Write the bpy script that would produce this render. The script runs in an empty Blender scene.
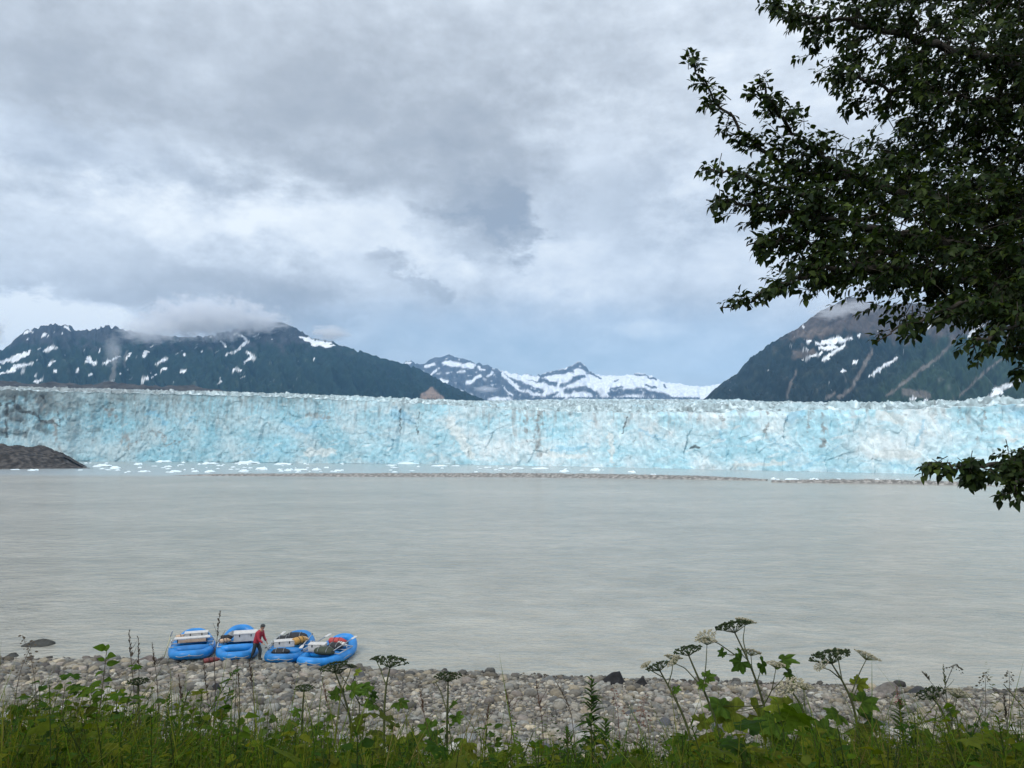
import bpy, bmesh, math, random
import numpy as np
from mathutils import Vector, Matrix, noise as mnoise

random.seed(7)
rng = np.random.default_rng(11)
scene = bpy.context.scene
COL = scene.collection
R = math.radians

# ------------------------------------------------------------------ camera
F = 773.0                      # focal length in pixels of the 1024 wide frame
EYE = 10.7                     # eye height above the river
PITCH = math.atan(64 / F)
cam_d = bpy.data.cameras.new("camera")
cam = bpy.data.objects.new("camera", cam_d)
COL.objects.link(cam)
cam.location = (0, 0, EYE)
cam.rotation_euler = (math.pi / 2 + PITCH, 0, 0)
cam_d.sensor_width = 36
cam_d.lens = 36 * F / 1024
cam_d.clip_start = 0.1
cam_d.clip_end = 60000
scene.camera = cam
CP, SP = math.cos(PITCH), math.sin(PITCH)


def at(px, py, Y):
    """World point at depth Y that the measured photo position (px, py) belongs to."""
    u = (px - 512) / F
    v = (384 - py) / F
    dy = CP - v * SP
    dz = SP + v * CP
    k = Y / dy
    return Vector((u * k, Y, EYE + dz * k))


def at_np(px, py, Y):
    u = (px - 512) / F
    v = (384 - py) / F
    dy = CP - v * SP
    k = Y / dy
    return u * k, EYE + (SP + v * CP) * k


def proj_np(P):
    x, y, z = P[:, 0], P[:, 1], P[:, 2] - EYE
    f = y * CP + z * SP
    v = -y * SP + z * CP
    return 512 + F * x / f, 384 - F * v / f


# ------------------------------------------------------------------ noise
_perm = rng.permutation(256).astype(np.int64)
_perm = np.concatenate([_perm, _perm, _perm])
_grad = rng.normal(size=(256, 3))
_grad /= np.linalg.norm(_grad, axis=1)[:, None]


def perlin(x, y, z):
    xi, yi, zi = np.floor(x).astype(np.int64), np.floor(y).astype(np.int64), np.floor(z).astype(np.int64)
    xf, yf, zf = x - xi, y - yi, z - zi
    xi &= 255
    yi &= 255
    zi &= 255
    u = xf * xf * xf * (xf * (xf * 6 - 15) + 10)
    v = yf * yf * yf * (yf * (yf * 6 - 15) + 10)
    w = zf * zf * zf * (zf * (zf * 6 - 15) + 10)

    def g(a, b, c):
        h = _perm[_perm[_perm[xi + a] + yi + b] + zi + c]
        gr = _grad[h]
        return gr[..., 0] * (xf - a) + gr[..., 1] * (yf - b) + gr[..., 2] * (zf - c)

    def L(a, b, t):
        return a + t * (b - a)
    r = L(L(L(g(0, 0, 0), g(1, 0, 0), u), L(g(0, 1, 0), g(1, 1, 0), u), v),
          L(L(g(0, 0, 1), g(1, 0, 1), u), L(g(0, 1, 1), g(1, 1, 1), u), v), w)
    return r * 1.5


def fbm(x, y, z=0.0, o=4, lac=2.03, gain=0.5):
    x = np.asarray(x, float)
    y = np.asarray(y, float) + np.zeros_like(x)
    z = np.asarray(z, float) + np.zeros_like(x)
    a, s, n = 1.0, np.zeros_like(x), 0.0
    for i in range(o):
        s += a * perlin(x + 17.3 * i, y + 31.7 * i, z + 5.1 * i)
        n += a
        a *= gain
        x, y, z = x * lac, y * lac, z * lac
    return s / n


def ridged(x, y, z=0.0, o=4):
    x = np.asarray(x, float)
    y = np.asarray(y, float) + np.zeros_like(x)
    z = np.asarray(z, float) + np.zeros_like(x)
    a, s, n = 1.0, np.zeros_like(x), 0.0
    for i in range(o):
        s += a * (1 - np.abs(perlin(x + 11.3 * i, y + 3.7 * i, z)) * 2)
        n += a
        a *= 0.5
        x, y, z = x * 2.1, y * 2.1, z * 2.1
    return s / n


def cells(x, y, seed=0):
    """Voronoi: per point (random 0..1 of its cell, second random, dx, dy to cell centre, F2-F1)."""
    xi, yi = np.floor(x).astype(np.int64), np.floor(y).astype(np.int64)
    best = np.full(x.shape, 1e9)
    sec = np.full(x.shape, 1e9)
    r1 = np.zeros_like(x)
    r2 = np.zeros_like(x)
    bx = np.zeros_like(x)
    by = np.zeros_like(x)
    for i in (-1, 0, 1):
        for j in (-1, 0, 1):
            cx, cy = xi + i, yi + j
            h = _perm[_perm[(cx + seed) & 255] + (cy & 255)]
            h2 = _perm[h + 37]
            h3 = _perm[h2 + 91]
            px = cx + h / 255.0
            py = cy + h2 / 255.0
            d = (px - x) ** 2 + (py - y) ** 2
            m = d < best
            sec = np.where(m, best, np.minimum(sec, d))
            best = np.where(m, d, best)
            r1 = np.where(m, h3 / 255.0, r1)
            r2 = np.where(m, _perm[h3 + 13] / 255.0, r2)
            bx = np.where(m, x - px, bx)
            by = np.where(m, y - py, by)
    return r1, r2, bx, by, np.sqrt(sec) - np.sqrt(best)


def sm(a, b, x):
    t = np.clip((x - a) / (b - a), 0, 1)
    return t * t * (3 - 2 * t)


def mix3(a, b, t):
    return a + (np.asarray(b) - a) * t[:, None]


def strokes(px, py, lst, wob=1.5, taper=False):
    """1 inside the drawn streaks (polylines with a width in photo pixels), 0 outside; ragged edges."""
    out = np.zeros_like(px)
    jx = px + wob * fbm(px / 7, py / 5, 3.3, 3) * 2
    jy = py + wob * fbm(px / 7, py / 5, 9.1, 3) * 2
    for pts, w in lst:
        best = np.full(px.shape, 1e9)
        nseg = len(pts) - 1
        for iseg, ((x0, y0), (x1, y1)) in enumerate(zip(pts[:-1], pts[1:])):
            dx, dy = x1 - x0, y1 - y0
            L2 = dx * dx + dy * dy + 1e-9
            t = np.clip(((jx - x0) * dx + (jy - y0) * dy) / L2, 0, 1)
            d = np.hypot(jx - x0 - t * dx, jy - y0 - t * dy)
            if taper:
                d = d / (0.30 + 0.85 * np.sin(math.pi * (iseg + t) / nseg) ** 0.8)
            best = np.minimum(best, d)
        out = np.maximum(out, 1 - sm(w * 0.55, w * 1.0, best))
    return out


# ------------------------------------------------------------------ objects
def tag(o, label=None, cat=None, group=None, kind=None):
    if label:
        o["label"] = label
    if cat:
        o["category"] = cat
    if group:
        o["group"] = group
    if kind:
        o["kind"] = kind
    return o


def empty(name, loc=(0, 0, 0), rz=0.0):
    o = bpy.data.objects.new(name, None)
    o.empty_display_size = 0.2
    COL.objects.link(o)
    o.location = loc
    o.rotation_euler = (0, 0, rz)
    return o


def mesh_np(name, V, faces, material, cols=None, smooth=True, parent=None):
    """One mesh object from numpy vertices and a list of face index arrays (n,3) or (n,4)."""
    V = np.asarray(V, np.float32)
    me = bpy.data.meshes.new(name)
    me.vertices.add(len(V))
    me.vertices.foreach_set("co", V.ravel())
    if not isinstance(faces, (list, tuple)):
        faces = [faces]
    idx = np.concatenate([np.asarray(f, np.int32).ravel() for f in faces])
    sizes = np.concatenate([np.full(len(f), np.asarray(f).shape[1], np.int32) for f in faces])
    starts = np.concatenate([[0], np.cumsum(sizes)[:-1]]).astype(np.int32)
    me.loops.add(len(idx))
    me.loops.foreach_set("vertex_index", idx)
    me.polygons.add(len(sizes))
    me.polygons.foreach_set("loop_start", starts)
    me.polygons.foreach_set("loop_total", sizes)
    me.polygons.foreach_set("use_smooth", np.full(len(sizes), smooth))
    if cols is not None:
        a = me.color_attributes.new("col", "FLOAT_COLOR", "POINT")
        c = np.ones((len(V), 4), np.float32)
        c[:, :3] = np.clip(cols, 0, 1)
        a.data.foreach_set("color", c.ravel())
    me.update(calc_edges=True)
    me.validate()
    if material:
        me.materials.append(material)
    o = bpy.data.objects.new(name, me)
    COL.objects.link(o)
    if parent:
        o.parent = parent
    return o


def grid_faces(nr, nc):
    i = np.arange(nr - 1)[:, None] * nc + np.arange(nc - 1)[None, :]
    i = i.ravel()
    return np.stack([i, i + 1, i + nc + 1, i + nc], 1)


class MB:
    """Collects shapes into one mesh."""

    def __init__(self):
        self.bm = bmesh.new()

    def box(self, c, s, rot=None, bev=0.0):
        r = bmesh.ops.create_cube(self.bm, size=1)
        vs = r["verts"]
        M = Matrix.Translation(c) @ (rot.to_4x4() if rot else Matrix.Identity(4)) @ Matrix.Diagonal((s[0], s[1], s[2], 1))
        bmesh.ops.transform(self.bm, matrix=M, verts=vs)
        if bev:
            es = list({e for v in vs for e in v.link_edges})
            bmesh.ops.bevel(self.bm, geom=es, offset=bev, segments=2, profile=0.6, affect='EDGES')
        return self

    def tube(self, pts, rad, seg=8, closed=False, cap=True, flat=1.0):
        pts = [Vector(p) for p in pts]
        n = len(pts)
        if not hasattr(rad, "__len__"):
            rad = [rad] * n
        rings = []
        up0 = Vector((0, 0, 1))
        for i, p in enumerate(pts):
            if closed:
                t = pts[(i + 1) % n] - pts[i - 1]
            else:
                t = pts[min(i + 1, n - 1)] - pts[max(i - 1, 0)]
            if t.length < 1e-9:
                t = Vector((0, 0, 1))
            t.normalize()
            up = up0 if abs(t.z) < 0.95 else Vector((0, 1, 0))
            a = t.cross(up).normalized()
            b = a.cross(t).normalized()
            rings.append([self.bm.verts.new(p + (a * math.cos(k * 2 * math.pi / seg) + b * flat * math.sin(k * 2 * math.pi / seg)) * rad[i])
                          for k in range(seg)])
        m = n if closed else n - 1
        for i in range(m):
            A, B = rings[i], rings[(i + 1) % n]
            for k in range(seg):
                self.bm.faces.new((A[k], A[(k + 1) % seg], B[(k + 1) % seg], B[k]))
        if cap and not closed:
            self.bm.faces.new(list(reversed(rings[0])))
            self.bm.faces.new(rings[-1])
        return self

    def ball(self, c, s, sub=2, jit=0.0, rot=None):
        r = bmesh.ops.create_icosphere(self.bm, subdivisions=sub, radius=1)
        for v in r["verts"]:
            if jit:
                v.co *= 1 + jit * mnoise.noise(v.co * 2.1 + Vector(c) * 3.7)
            q = Vector((v.co.x * s[0], v.co.y * s[1], v.co.z * s[2]))
            if rot:
                q = rot @ q
            v.co = q + Vector(c)
        return self

    def build(self, name, material, parent=None, smooth=True):
        bmesh.ops.recalc_face_normals(self.bm, faces=self.bm.faces)
        me = bpy.data.meshes.new(name)
        self.bm.to_mesh(me)
        self.bm.free()
        if smooth:
            me.polygons.foreach_set("use_smooth", [True] * len(me.polygons))
        me.materials.append(material)
        o = bpy.data.objects.new(name, me)
        COL.objects.link(o)
        if parent:
            o.parent = parent
        return o


def copy_tree(o, parent=None):
    c = o.copy()
    COL.objects.link(c)
    if parent:
        c.parent = parent
    for ch in list(o.children):
        copy_tree(ch, c)
    return c


# ------------------------------------------------------------------ materials
def new_mat(name):
    m = bpy.data.materials.new(name)
    m.use_nodes = True
    nt = m.node_tree
    b = nt.nodes["Principled BSDF"]
    return m, nt, b


def N(nt, t, **kw):
    n = nt.nodes.new(t)
    for k, v in kw.items():
        if k.startswith("i_"):
            n.inputs[k[2:].replace("_", " ")].default_value = v
        else:
            setattr(n, k, v)
    return n


def mat(name, color=None, rough=0.6, attr=False, var=0.25, vscale=5.0, bump=0.0, bscale=20.0, trans=0.0, spec=0.4,
        objrand=0.0, metal=0.0, dist=0.02, attrname="col"):
    m, nt, b = new_mat(name)
    L = nt.links.new
    tc = N(nt, "ShaderNodeTexCoord")
    if attr:
        src = N(nt, "ShaderNodeAttribute", attribute_name=attrname).outputs["Color"]
    else:
        rgb = N(nt, "ShaderNodeRGB")
        rgb.outputs[0].default_value = (*color, 1)
        src = rgb.outputs[0]
    ns = N(nt, "ShaderNodeTexNoise", i_Scale=vscale, i_Detail=5.0, i_Roughness=0.6)
    L(tc.outputs["Object"], ns.inputs["Vector"])
    mr = N(nt, "ShaderNodeMapRange")
    mr.inputs["From Min"].default_value = 0.3
    mr.inputs["From Max"].default_value = 0.7
    mr.inputs["To Min"].default_value = 1 - var
    mr.inputs["To Max"].default_value = 1 + var
    L(ns.outputs["Fac"], mr.inputs["Value"])
    val = mr.outputs["Result"]
    if objrand:
        oi = N(nt, "ShaderNodeObjectInfo")
        m2 = N(nt, "ShaderNodeMapRange")
        m2.inputs["To Min"].default_value = 1 - objrand
        m2.inputs["To Max"].default_value = 1 + objrand
        L(oi.outputs["Random"], m2.inputs["Value"])
        mu = N(nt, "ShaderNodeMath", operation="MULTIPLY")
        L(val, mu.inputs[0])
        L(m2.outputs["Result"], mu.inputs[1])
        val = mu.outputs[0]
    vm = N(nt, "ShaderNodeVectorMath", operation="SCALE")
    L(src, vm.inputs[0])
    L(val, vm.inputs["Scale"])
    L(vm.outputs[0], b.inputs["Base Color"])
    b.inputs["Roughness"].default_value = rough
    b.inputs["Specular IOR Level"].default_value = spec
    b.inputs["Metallic"].default_value = metal
    if bump:
        n2 = N(nt, "ShaderNodeTexNoise", i_Scale=bscale, i_Detail=4.0)
        L(tc.outputs["Object"], n2.inputs["Vector"])
        bp = N(nt, "ShaderNodeBump", i_Strength=bump, i_Distance=dist)
        L(n2.outputs["Fac"], bp.inputs["Height"])
        L(bp.outputs["Normal"], b.inputs["Normal"])
    if trans:
        out = nt.nodes["Material Output"]
        tr = N(nt, "ShaderNodeBsdfTranslucent")
        sc_ = N(nt, "ShaderNodeVectorMath", operation="MULTIPLY")
        sc_.inputs[1].default_value = (1.5, 1.45, 0.5)
        L(vm.outputs[0], sc_.inputs[0])
        L(sc_.outputs[0], tr.inputs["Color"])
        mx = N(nt, "ShaderNodeMixShader")
        mx.inputs[0].default_value = trans
        L(b.outputs[0], mx.inputs[1])
        L(tr.outputs[0], mx.inputs[2])
        L(mx.outputs[0], out.inputs["Surface"])
    return m


# ------------------------------------------------------------------ world: overcast sky with broken cloud
SUN_EL, SUN_AZ = R(46), R(218)     # azimuth clockwise from +Y (behind the viewer, to the left)
w = bpy.data.worlds.new("World")
scene.world = w
w.use_nodes = True
nt = w.node_tree
for n in list(nt.nodes):
    nt.nodes.remove(n)
L = nt.links.new


def M(op, a, b=None, c=None, clamp=False):
    n = nt.nodes.new("ShaderNodeMath")
    n.operation = op
    n.use_clamp = clamp
    for i, v in enumerate((a, b, c)):
        if v is None:
            continue
        if isinstance(v, (int, float)):
            n.inputs[i].default_value = v
        else:
            L(v, n.inputs[i])
    return n.outputs[0]


tc = N(nt, "ShaderNodeTexCoord")
sx = N(nt, "ShaderNodeSeparateXYZ")
L(tc.outputs["Generated"], sx.inputs[0])
AZ = M("MULTIPLY", M("ARCTAN2", sx.outputs[0], sx.outputs[1]), 180 / math.pi)
EL = M("MULTIPLY", M("ARCSINE", sx.outputs[2]), 180 / math.pi)


def sstep(v, a, b):
    n = nt.nodes.new("ShaderNodeMapRange")
    n.interpolation_type = "SMOOTHSTEP"
    n.inputs["From Min"].default_value = a
    n.inputs["From Max"].default_value = b
    L(v, n.inputs["Value"])
    return n.outputs["Result"]


def sky_noise(scale, zs, det=7.0, rough=0.55, dist=0.0, off=(0, 0, 0)):
    mp = N(nt, "ShaderNodeMapping")
    mp.inputs["Scale"].default_value = (1, 1, zs)
    mp.inputs["Location"].default_value = off
    L(tc.outputs["Generated"], mp.inputs["Vector"])
    n = N(nt, "ShaderNodeTexNoise", i_Scale=scale, i_Detail=det, i_Roughness=rough, i_Distortion=dist)
    L(mp.outputs[0], n.inputs["Vector"])
    return n.outputs["Fac"]


nA = sky_noise(3.2, 2.2, dist=0.3, off=(1.3, 0.2, 0.4))
nB = sky_noise(9.0, 1.9, det=8.0, rough=0.62, off=(4.3, 2.2, 0.1))
nC = sky_noise(22.0, 1.6, det=6.0, rough=0.6, off=(0.7, 3.1, 5.0))
wob1 = M("MULTIPLY", M("SUBTRACT", nB, 0.5), 26.0)
wob2 = M("MULTIPLY", M("SUBTRACT", nC, 0.5), 12.0)


def az_of(px, py):
    p = at(px, py, 1000.0)
    return math.degrees(math.atan2(p.x, p.y))


def el_of(px, py):
    p = at(px, py, 1000.0) - Vector((0, 0, EYE))
    return math.degrees(math.asin(p.z / p.length))


def blob(px, py, rx, ry, amp, wobble=1.0, edge=0.0):
    """Soft cloud patch seen in the direction that the photo position has; rx, ry in pixels."""
    a0, e0 = az_of(px, py), el_of(px, py)
    ra, re = rx / F * 57.3, ry / F * 57.3
    a = M("DIVIDE", M("ADD", M("SUBTRACT", AZ, a0), M("MULTIPLY", M("ADD", wob1, wob2), wobble * 0.5)), ra)
    e = M("DIVIDE", M("ADD", M("SUBTRACT", EL, e0), M("MULTIPLY", M("SUBTRACT", wob2, wob1), wobble * 0.28)), re)
    d = M("SQRT", M("ADD", M("MULTIPLY", a, a), M("MULTIPLY", e, e)))
    return M("MULTIPLY", sstep(d, 1.25 - edge * 0.2, 0.2 + edge * 0.6), amp)


# cloud brightness field: 0 dark grey .. 1 bright white
f = M("ADD", 0.635, M("MULTIPLY", M("SUBTRACT", nA, 0.5), 0.42))
f = M("ADD", f, M("MULTIPLY", M("SUBTRACT", nB, 0.5), 0.80))
f = M("ADD", f, M("MULTIPLY", M("SUBTRACT", nC, 0.5), 0.45))
for b in SKY_BLOBS if "SKY_BLOBS" in globals() else [
    (120, 70, 420, 105, -0.25), (470, 100, 250, 90, -0.20), (466, 196, 46, 34, -0.30, 1.1, 0.4), (500, 222, 36, 42, -0.34, 1.1, 0.4), (470, 232, 40, 30, -0.24, 1.2, 0.4), (395, 262, 30, 12, -0.24, 0.8, 0.3), (425, 282, 14, 12, -0.2, 0.8, 0.3), (400, 268, 34, 16, -0.22, 0.4),
    (170, 150, 240, 40, -0.16), (60, 130, 130, 22, 0.18), (170, 195, 200, 45, 0.22), (330, 235, 220, 40, 0.18),
    (110, 240, 160, 45, 0.10), (240, 262, 110, 30, -0.16), (650, 200, 60, 60, -0.13), (610, 130, 120, 80, 0.12), (600, 265, 170, 45, 0.22),
    (50, 322, 84, 30, 0.55, 0.6, 0.75), (-5, 335, 60, 40, 0.35, 0.4, 0.7), (215, 298, 130, 36, -0.26, 0.8), (340, 325, 45, 18, 0.14),
    (650, 330, 42, 12, 0.20, 0.3, 0.4), (600, 345, 26, 8, 0.12, 0.3), (900, 60, 260, 120, 0.18), (880, 240, 200, 70, 0.12),
]:
    f = M("ADD", f, blob(*b))
cr = N(nt, "ShaderNodeValToRGB")
L(f, cr.inputs["Fac"])
el_ = cr.color_ramp.elements
el_[0].position, el_[0].color = 0.0, (0.28, 0.315, 0.38, 1)
el_[1].position, el_[1].color = 1.0, (0.74, 0.785, 0.85, 1)
for p_, c_ in ((0.30, (0.36, 0.395, 0.46, 1)), (0.52, (0.455, 0.50, 0.58, 1)), (0.75, (0.585, 0.64, 0.735, 1))):
    e_ = el_.new(p_)
    e_.color = c_
for e_ in el_:
    e_.color = (e_.color[0] * 1.25, e_.color[1] * 1.24, e_.color[2] * 1.18, 1)
cloud_bg = N(nt, "ShaderNodeBackground")
L(cr.outputs["Color"], cloud_bg.inputs["Color"])
# the cloud deck is thinner and brighter overhead and round the hidden sun behind the viewer
over = sstep(EL, 32, 75)
rear = sstep(M("MULTIPLY", sx.outputs[1], -1.0), -0.05, 0.75)
L(M("ADD", 1.0, M("ADD", M("MULTIPLY", over, 0.75), M("MULTIPLY", rear, 0.55))), cloud_bg.inputs["Strength"])
sky = N(nt, "ShaderNodeTexSky", sky_type="NISHITA", sun_disc=False, sun_elevation=SUN_EL, sun_rotation=SUN_AZ,
        air_density=1.0, dust_density=0.6, ozone_density=1.5)
sky_bg = N(nt, "ShaderNodeBackground")
sky_bg.inputs["Strength"].default_value = 0.112
L(sky.outputs[0], sky_bg.inputs["Color"])
clear = M("ADD", blob(590, 352, 360, 58, 0.56, 0.5), M("ADD", blob(640, 220, 260, 90, 0.12, 0.8), M("ADD", blob(400, 320, 150, 40, 0.2, 0.6), blob(60, 150, 160, 30, 0.16, 0.8))))
clear = M("MULTIPLY", clear, M("SUBTRACT", 1.35, M("MULTIPLY", f, 0.75)), clamp=True)
mx = N(nt, "ShaderNodeMixShader")
L(clear, mx.inputs[0])
L(cloud_bg.outputs[0], mx.inputs[1])
L(sky_bg.outputs[0], mx.inputs[2])
wo = N(nt, "ShaderNodeOutputWorld")
L(mx.outputs[0], wo.inputs["Surface"])
w.cycles.sampling_method = 'MANUAL'
w.cycles.sample_map_resolution = 512

sun_d = bpy.data.lights.new("sun", "SUN")
sun_d.energy = 1.5
sun_d.angle = R(14)
sun_d.color = (1.0, 0.94, 0.84)
sun = bpy.data.objects.new("sun", sun_d)
COL.objects.link(sun)
sdir = Vector((math.sin(SUN_AZ) * math.cos(SUN_EL), math.cos(SUN_AZ) * math.cos(SUN_EL), math.sin(SUN_EL)))
sun.rotation_euler = sdir.to_track_quat("Z", "Y").to_euler()
sun.location = (0, -20, 40)

scene.render.engine = "CYCLES"
scene.cycles.use_denoising = True
scene.cycles.max_bounces = 6
scene.cycles.diffuse_bounces = 3
scene.cycles.glossy_bounces = 2
scene.cycles.transmission_bounces = 4
scene.cycles.volume_bounces = 3
scene.cycles.transparent_max_bounces = 12
scene.cycles.caustics_reflective = False
scene.cycles.caustics_refractive = False
scene.view_settings.view_transform = "Standard"
scene.view_settings.look = "None"
scene.view_settings.exposure = 0.12
scene.view_settings.gamma = 1.0
scene.view_settings.use_curve_mapping = False
# ------------------------------------------------------------------ terrain
SHORE_X = [-400, -60, -26, -13, -5.4, 4.2, 12, 22, 60, 400]
SHORE_Y = [60, 42, 40.2, 39.6, 38.3, 37.1, 36.2, 35.2, 32, 15]


def shore(x):
    return np.interp(x, SHORE_X, SHORE_Y) + 0.28 * fbm(np.asarray(x) / 2.6, 3.3, 0, 3)


def gz(x, y):
    x = np.asarray(x, float)
    y = np.asarray(y, float)
    ys = shore(x)
    bank = np.interp(y, [-60, -4, 1, 8, 10.5, 20.5, 22.5], [13, 9.3, 9.1, 6.9, 6.1, 2.4, 1.9])
    beach = 1.9 * (ys - y) / np.maximum(ys - 22.5, 1)
    z = np.where(y < 22.5, bank, np.maximum(np.where(y > ys, -0.09 * (y - ys), beach), -4))
    n = fbm(x / 3.0, y / 3.0, 1.0, 4)
    return z + n * np.where(y < 20, 0.22, 0.10) * np.where(y > ys + 12, 0, 1)


def gz1(x, y):
    return float(gz(np.array([x]), np.array([y]))[0])


def spaced(n_in, a, b, far, n_out):
    core = np.linspace(a, b, n_in)
    t = np.linspace(0, 1, n_out + 1)[1:]
    g = t ** 3.5
    return np.concatenate([(a - (far + a) * g)[::-1] if a < 0 else (a - far * g)[::-1], core, b + (far - b) * g])


gx = spaced(340, -42, 42, 15000, 22)
gy = np.concatenate([-14000 * (np.linspace(1, 0.03, 14) ** 3.5) - 14, np.linspace(-14, 62, 300), 62 + 15000 * (np.linspace(0.03, 1, 16) ** 3.5)])
GX, GY = np.meshgrid(gx, gy)
GZ = gz(GX.ravel(), GY.ravel())
V = np.stack([GX.ravel(), GY.ravel(), GZ], 1)
bank_t = 1 - sm(19.5, 22.5, V[:, 1] + 1.3 * fbm(V[:, 0] / 2, V[:, 1] / 2, 0, 3))
n1 = fbm(V[:, 0] / 1.3, V[:, 1] / 1.3, 4, 4)
c = mix3(np.tile([0.20, 0.185, 0.16], (len(V), 1)), [0.10, 0.09, 0.075], sm(-0.3, 0.4, n1))
c = mix3(c, [0.035, 0.042, 0.016], bank_t)
ground = mesh_np("ground", V, grid_faces(len(gy), len(gx)), mat("ground", attr=True, rough=0.9, var=0.35, vscale=4, bump=0.6, bscale=9, dist=0.05), c)
tag(ground, kind="structure")

# ------------------------------------------------------------------ water
m, nt, b = new_mat("river_water")
L = nt.links.new
tc = N(nt, "ShaderNodeTexCoord")


def wnoise(sc, det=3.0, rough=0.55, rot=0.0, dist=0.0):
    mp = N(nt, "ShaderNodeMapping")
    mp.inputs["Scale"].default_value = sc
    mp.inputs["Rotation"].default_value = (0, 0, rot)
    L(tc.outputs["Object"], mp.inputs["Vector"])
    n = N(nt, "ShaderNodeTexNoise", i_Scale=1.0, i_Detail=det, i_Roughness=rough, i_Distortion=dist)
    L(mp.outputs[0], n.inputs["Vector"])
    return n.outputs["Fac"]


def mm(op, a, bb, clamp=False):
    n = nt.nodes.new("ShaderNodeMath")
    n.operation = op
    n.use_clamp = clamp
    for i, v in enumerate((a, bb)):
        if isinstance(v, (int, float)):
            n.inputs[i].default_value = v
        elif v is not None:
            L(v, n.inputs[i])
    return n.outputs[0]


big = wnoise((0.016, 0.030, 1), 5, 0.55, R(-7))
mid = wnoise((0.16, 0.24, 1), 5, 0.62, R(-6), 0.4)
rip = wnoise((0.45, 1.0, 1), 4, 0.62, R(9))
chop = wnoise((1.2, 2.4, 1), 3, 0.6, R(-14))
swl = wnoise((0.36, 0.44, 1), 4, 0.62, R(12), 0.3)
h = mm("ADD", mm("MULTIPLY", rip, 0.42), mm("ADD", mm("MULTIPLY", chop, 0.20), mm("MULTIPLY", swl, 0.62)))
# distance from the near shore: calmer beyond the gravel bar
geo = N(nt, "ShaderNodeNewGeometry")
sp = N(nt, "ShaderNodeSeparateXYZ")
L(geo.outputs["Position"], sp.inputs[0])
lag = N(nt, "ShaderNodeMapRange", interpolation_type="SMOOTHSTEP")
lag.inputs["From Min"].default_value = 262
lag.inputs["From Max"].default_value = 305
L(mm("ADD", sp.outputs[1], mm("MULTIPLY", sp.outputs[0], 0.13)), lag.inputs["Value"])
bp = N(nt, "ShaderNodeBump")
bp.inputs["Distance"].default_value = 1.0
L(h, bp.inputs["Height"])
L(mm("SUBTRACT", 0.75, mm("MULTIPLY", lag.outputs["Result"], 0.5)), bp.inputs["Strength"])
L(bp.outputs["Normal"], b.inputs["Normal"])
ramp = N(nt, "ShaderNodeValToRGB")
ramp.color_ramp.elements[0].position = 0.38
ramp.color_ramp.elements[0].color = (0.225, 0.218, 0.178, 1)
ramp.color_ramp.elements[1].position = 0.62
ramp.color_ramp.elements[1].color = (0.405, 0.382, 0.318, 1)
L(mm("ADD", mm("MULTIPLY", big, 0.35), mm("ADD", mm("MULTIPLY", mid, 0.30), mm("ADD", mm("MULTIPLY", swl, 0.20), mm("MULTIPLY", rip, 0.15)))), ramp.inputs["Fac"])  # light and dark of waves and ripples painted into the base colour
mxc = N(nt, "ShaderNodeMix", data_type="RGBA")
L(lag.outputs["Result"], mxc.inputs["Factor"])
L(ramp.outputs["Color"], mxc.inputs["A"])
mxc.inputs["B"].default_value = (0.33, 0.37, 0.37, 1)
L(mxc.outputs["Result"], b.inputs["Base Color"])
b.inputs["Roughness"].default_value = 0.2
b.inputs["IOR"].default_value = 1.33
b.inputs["Specular IOR Level"].default_value = 0.5
wx = np.linspace(-3000, 3000, 61)
wy = np.concatenate([np.linspace(25, 400, 40), np.linspace(430, 3000, 20)])
WX, WY = np.meshgrid(wx, wy)
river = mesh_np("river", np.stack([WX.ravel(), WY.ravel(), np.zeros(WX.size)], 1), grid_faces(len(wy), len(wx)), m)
tag(river, kind="structure")

# ------------------------------------------------------------------ glacier
NU, NF, NT = 1700, 120, 170
gpx = np.linspace(-170, 1200, NU)
WL_X = [-200, 0, 100, 200, 300, 400, 480, 560, 640, 760, 900, 1024, 1250]
WL_Y = [462.0, 461.5, 461.3, 462.0, 463.0, 463.8, 464.6, 466.0, 467.6, 470.4, 473.4, 475.6, 478.5]
depth = EYE * F / (np.interp(gpx, WL_X, WL_Y) - 448)
k = np.hanning(161)
k /= k.sum()
depth = np.convolve(np.pad(depth, 80, mode="edge"), k, "valid")
bx = (gpx - 512) / F * depth
arc = np.concatenate([[0], np.cumsum(np.hypot(np.diff(bx), np.diff(depth)))])
depth = depth + 9 * fbm(arc / 75, 2.2, 0, 3) + 5 * fbm(arc / 24, 7.2, 0, 2)
CR_X = [-200, 0, 60, 100, 200, 300, 400, 480, 540, 600, 700, 800, 900, 960, 1024, 1250]
CR_Y = [391, 389.5, 391.5, 392.5, 394.5, 397.5, 402.5, 407, 411, 412.5, 412.5, 410.5, 409, 407, 405, 403]
SKL_X = [-200, 0, 100, 200, 300, 400, 480, 600, 760, 900, 1024, 1250]
SKL_Y = [388, 388.5, 391, 393, 396, 399.8, 400.2, 398.2, 399.0, 402.5, 403.5, 403]
zc = at_np(gpx, np.interp(gpx, CR_X, CR_Y), depth)[1]
back = 950.0
zb = at_np(gpx, np.interp(gpx, SKL_X, SKL_Y) + 1.0, depth + back)[1]
crest = zc + 2.0 * fbm(arc / 9, 1.2, 0, 3) + 1.6 * np.maximum(0, ridged(arc / 5, 4.4, 0, 2) - 0.6)
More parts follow.
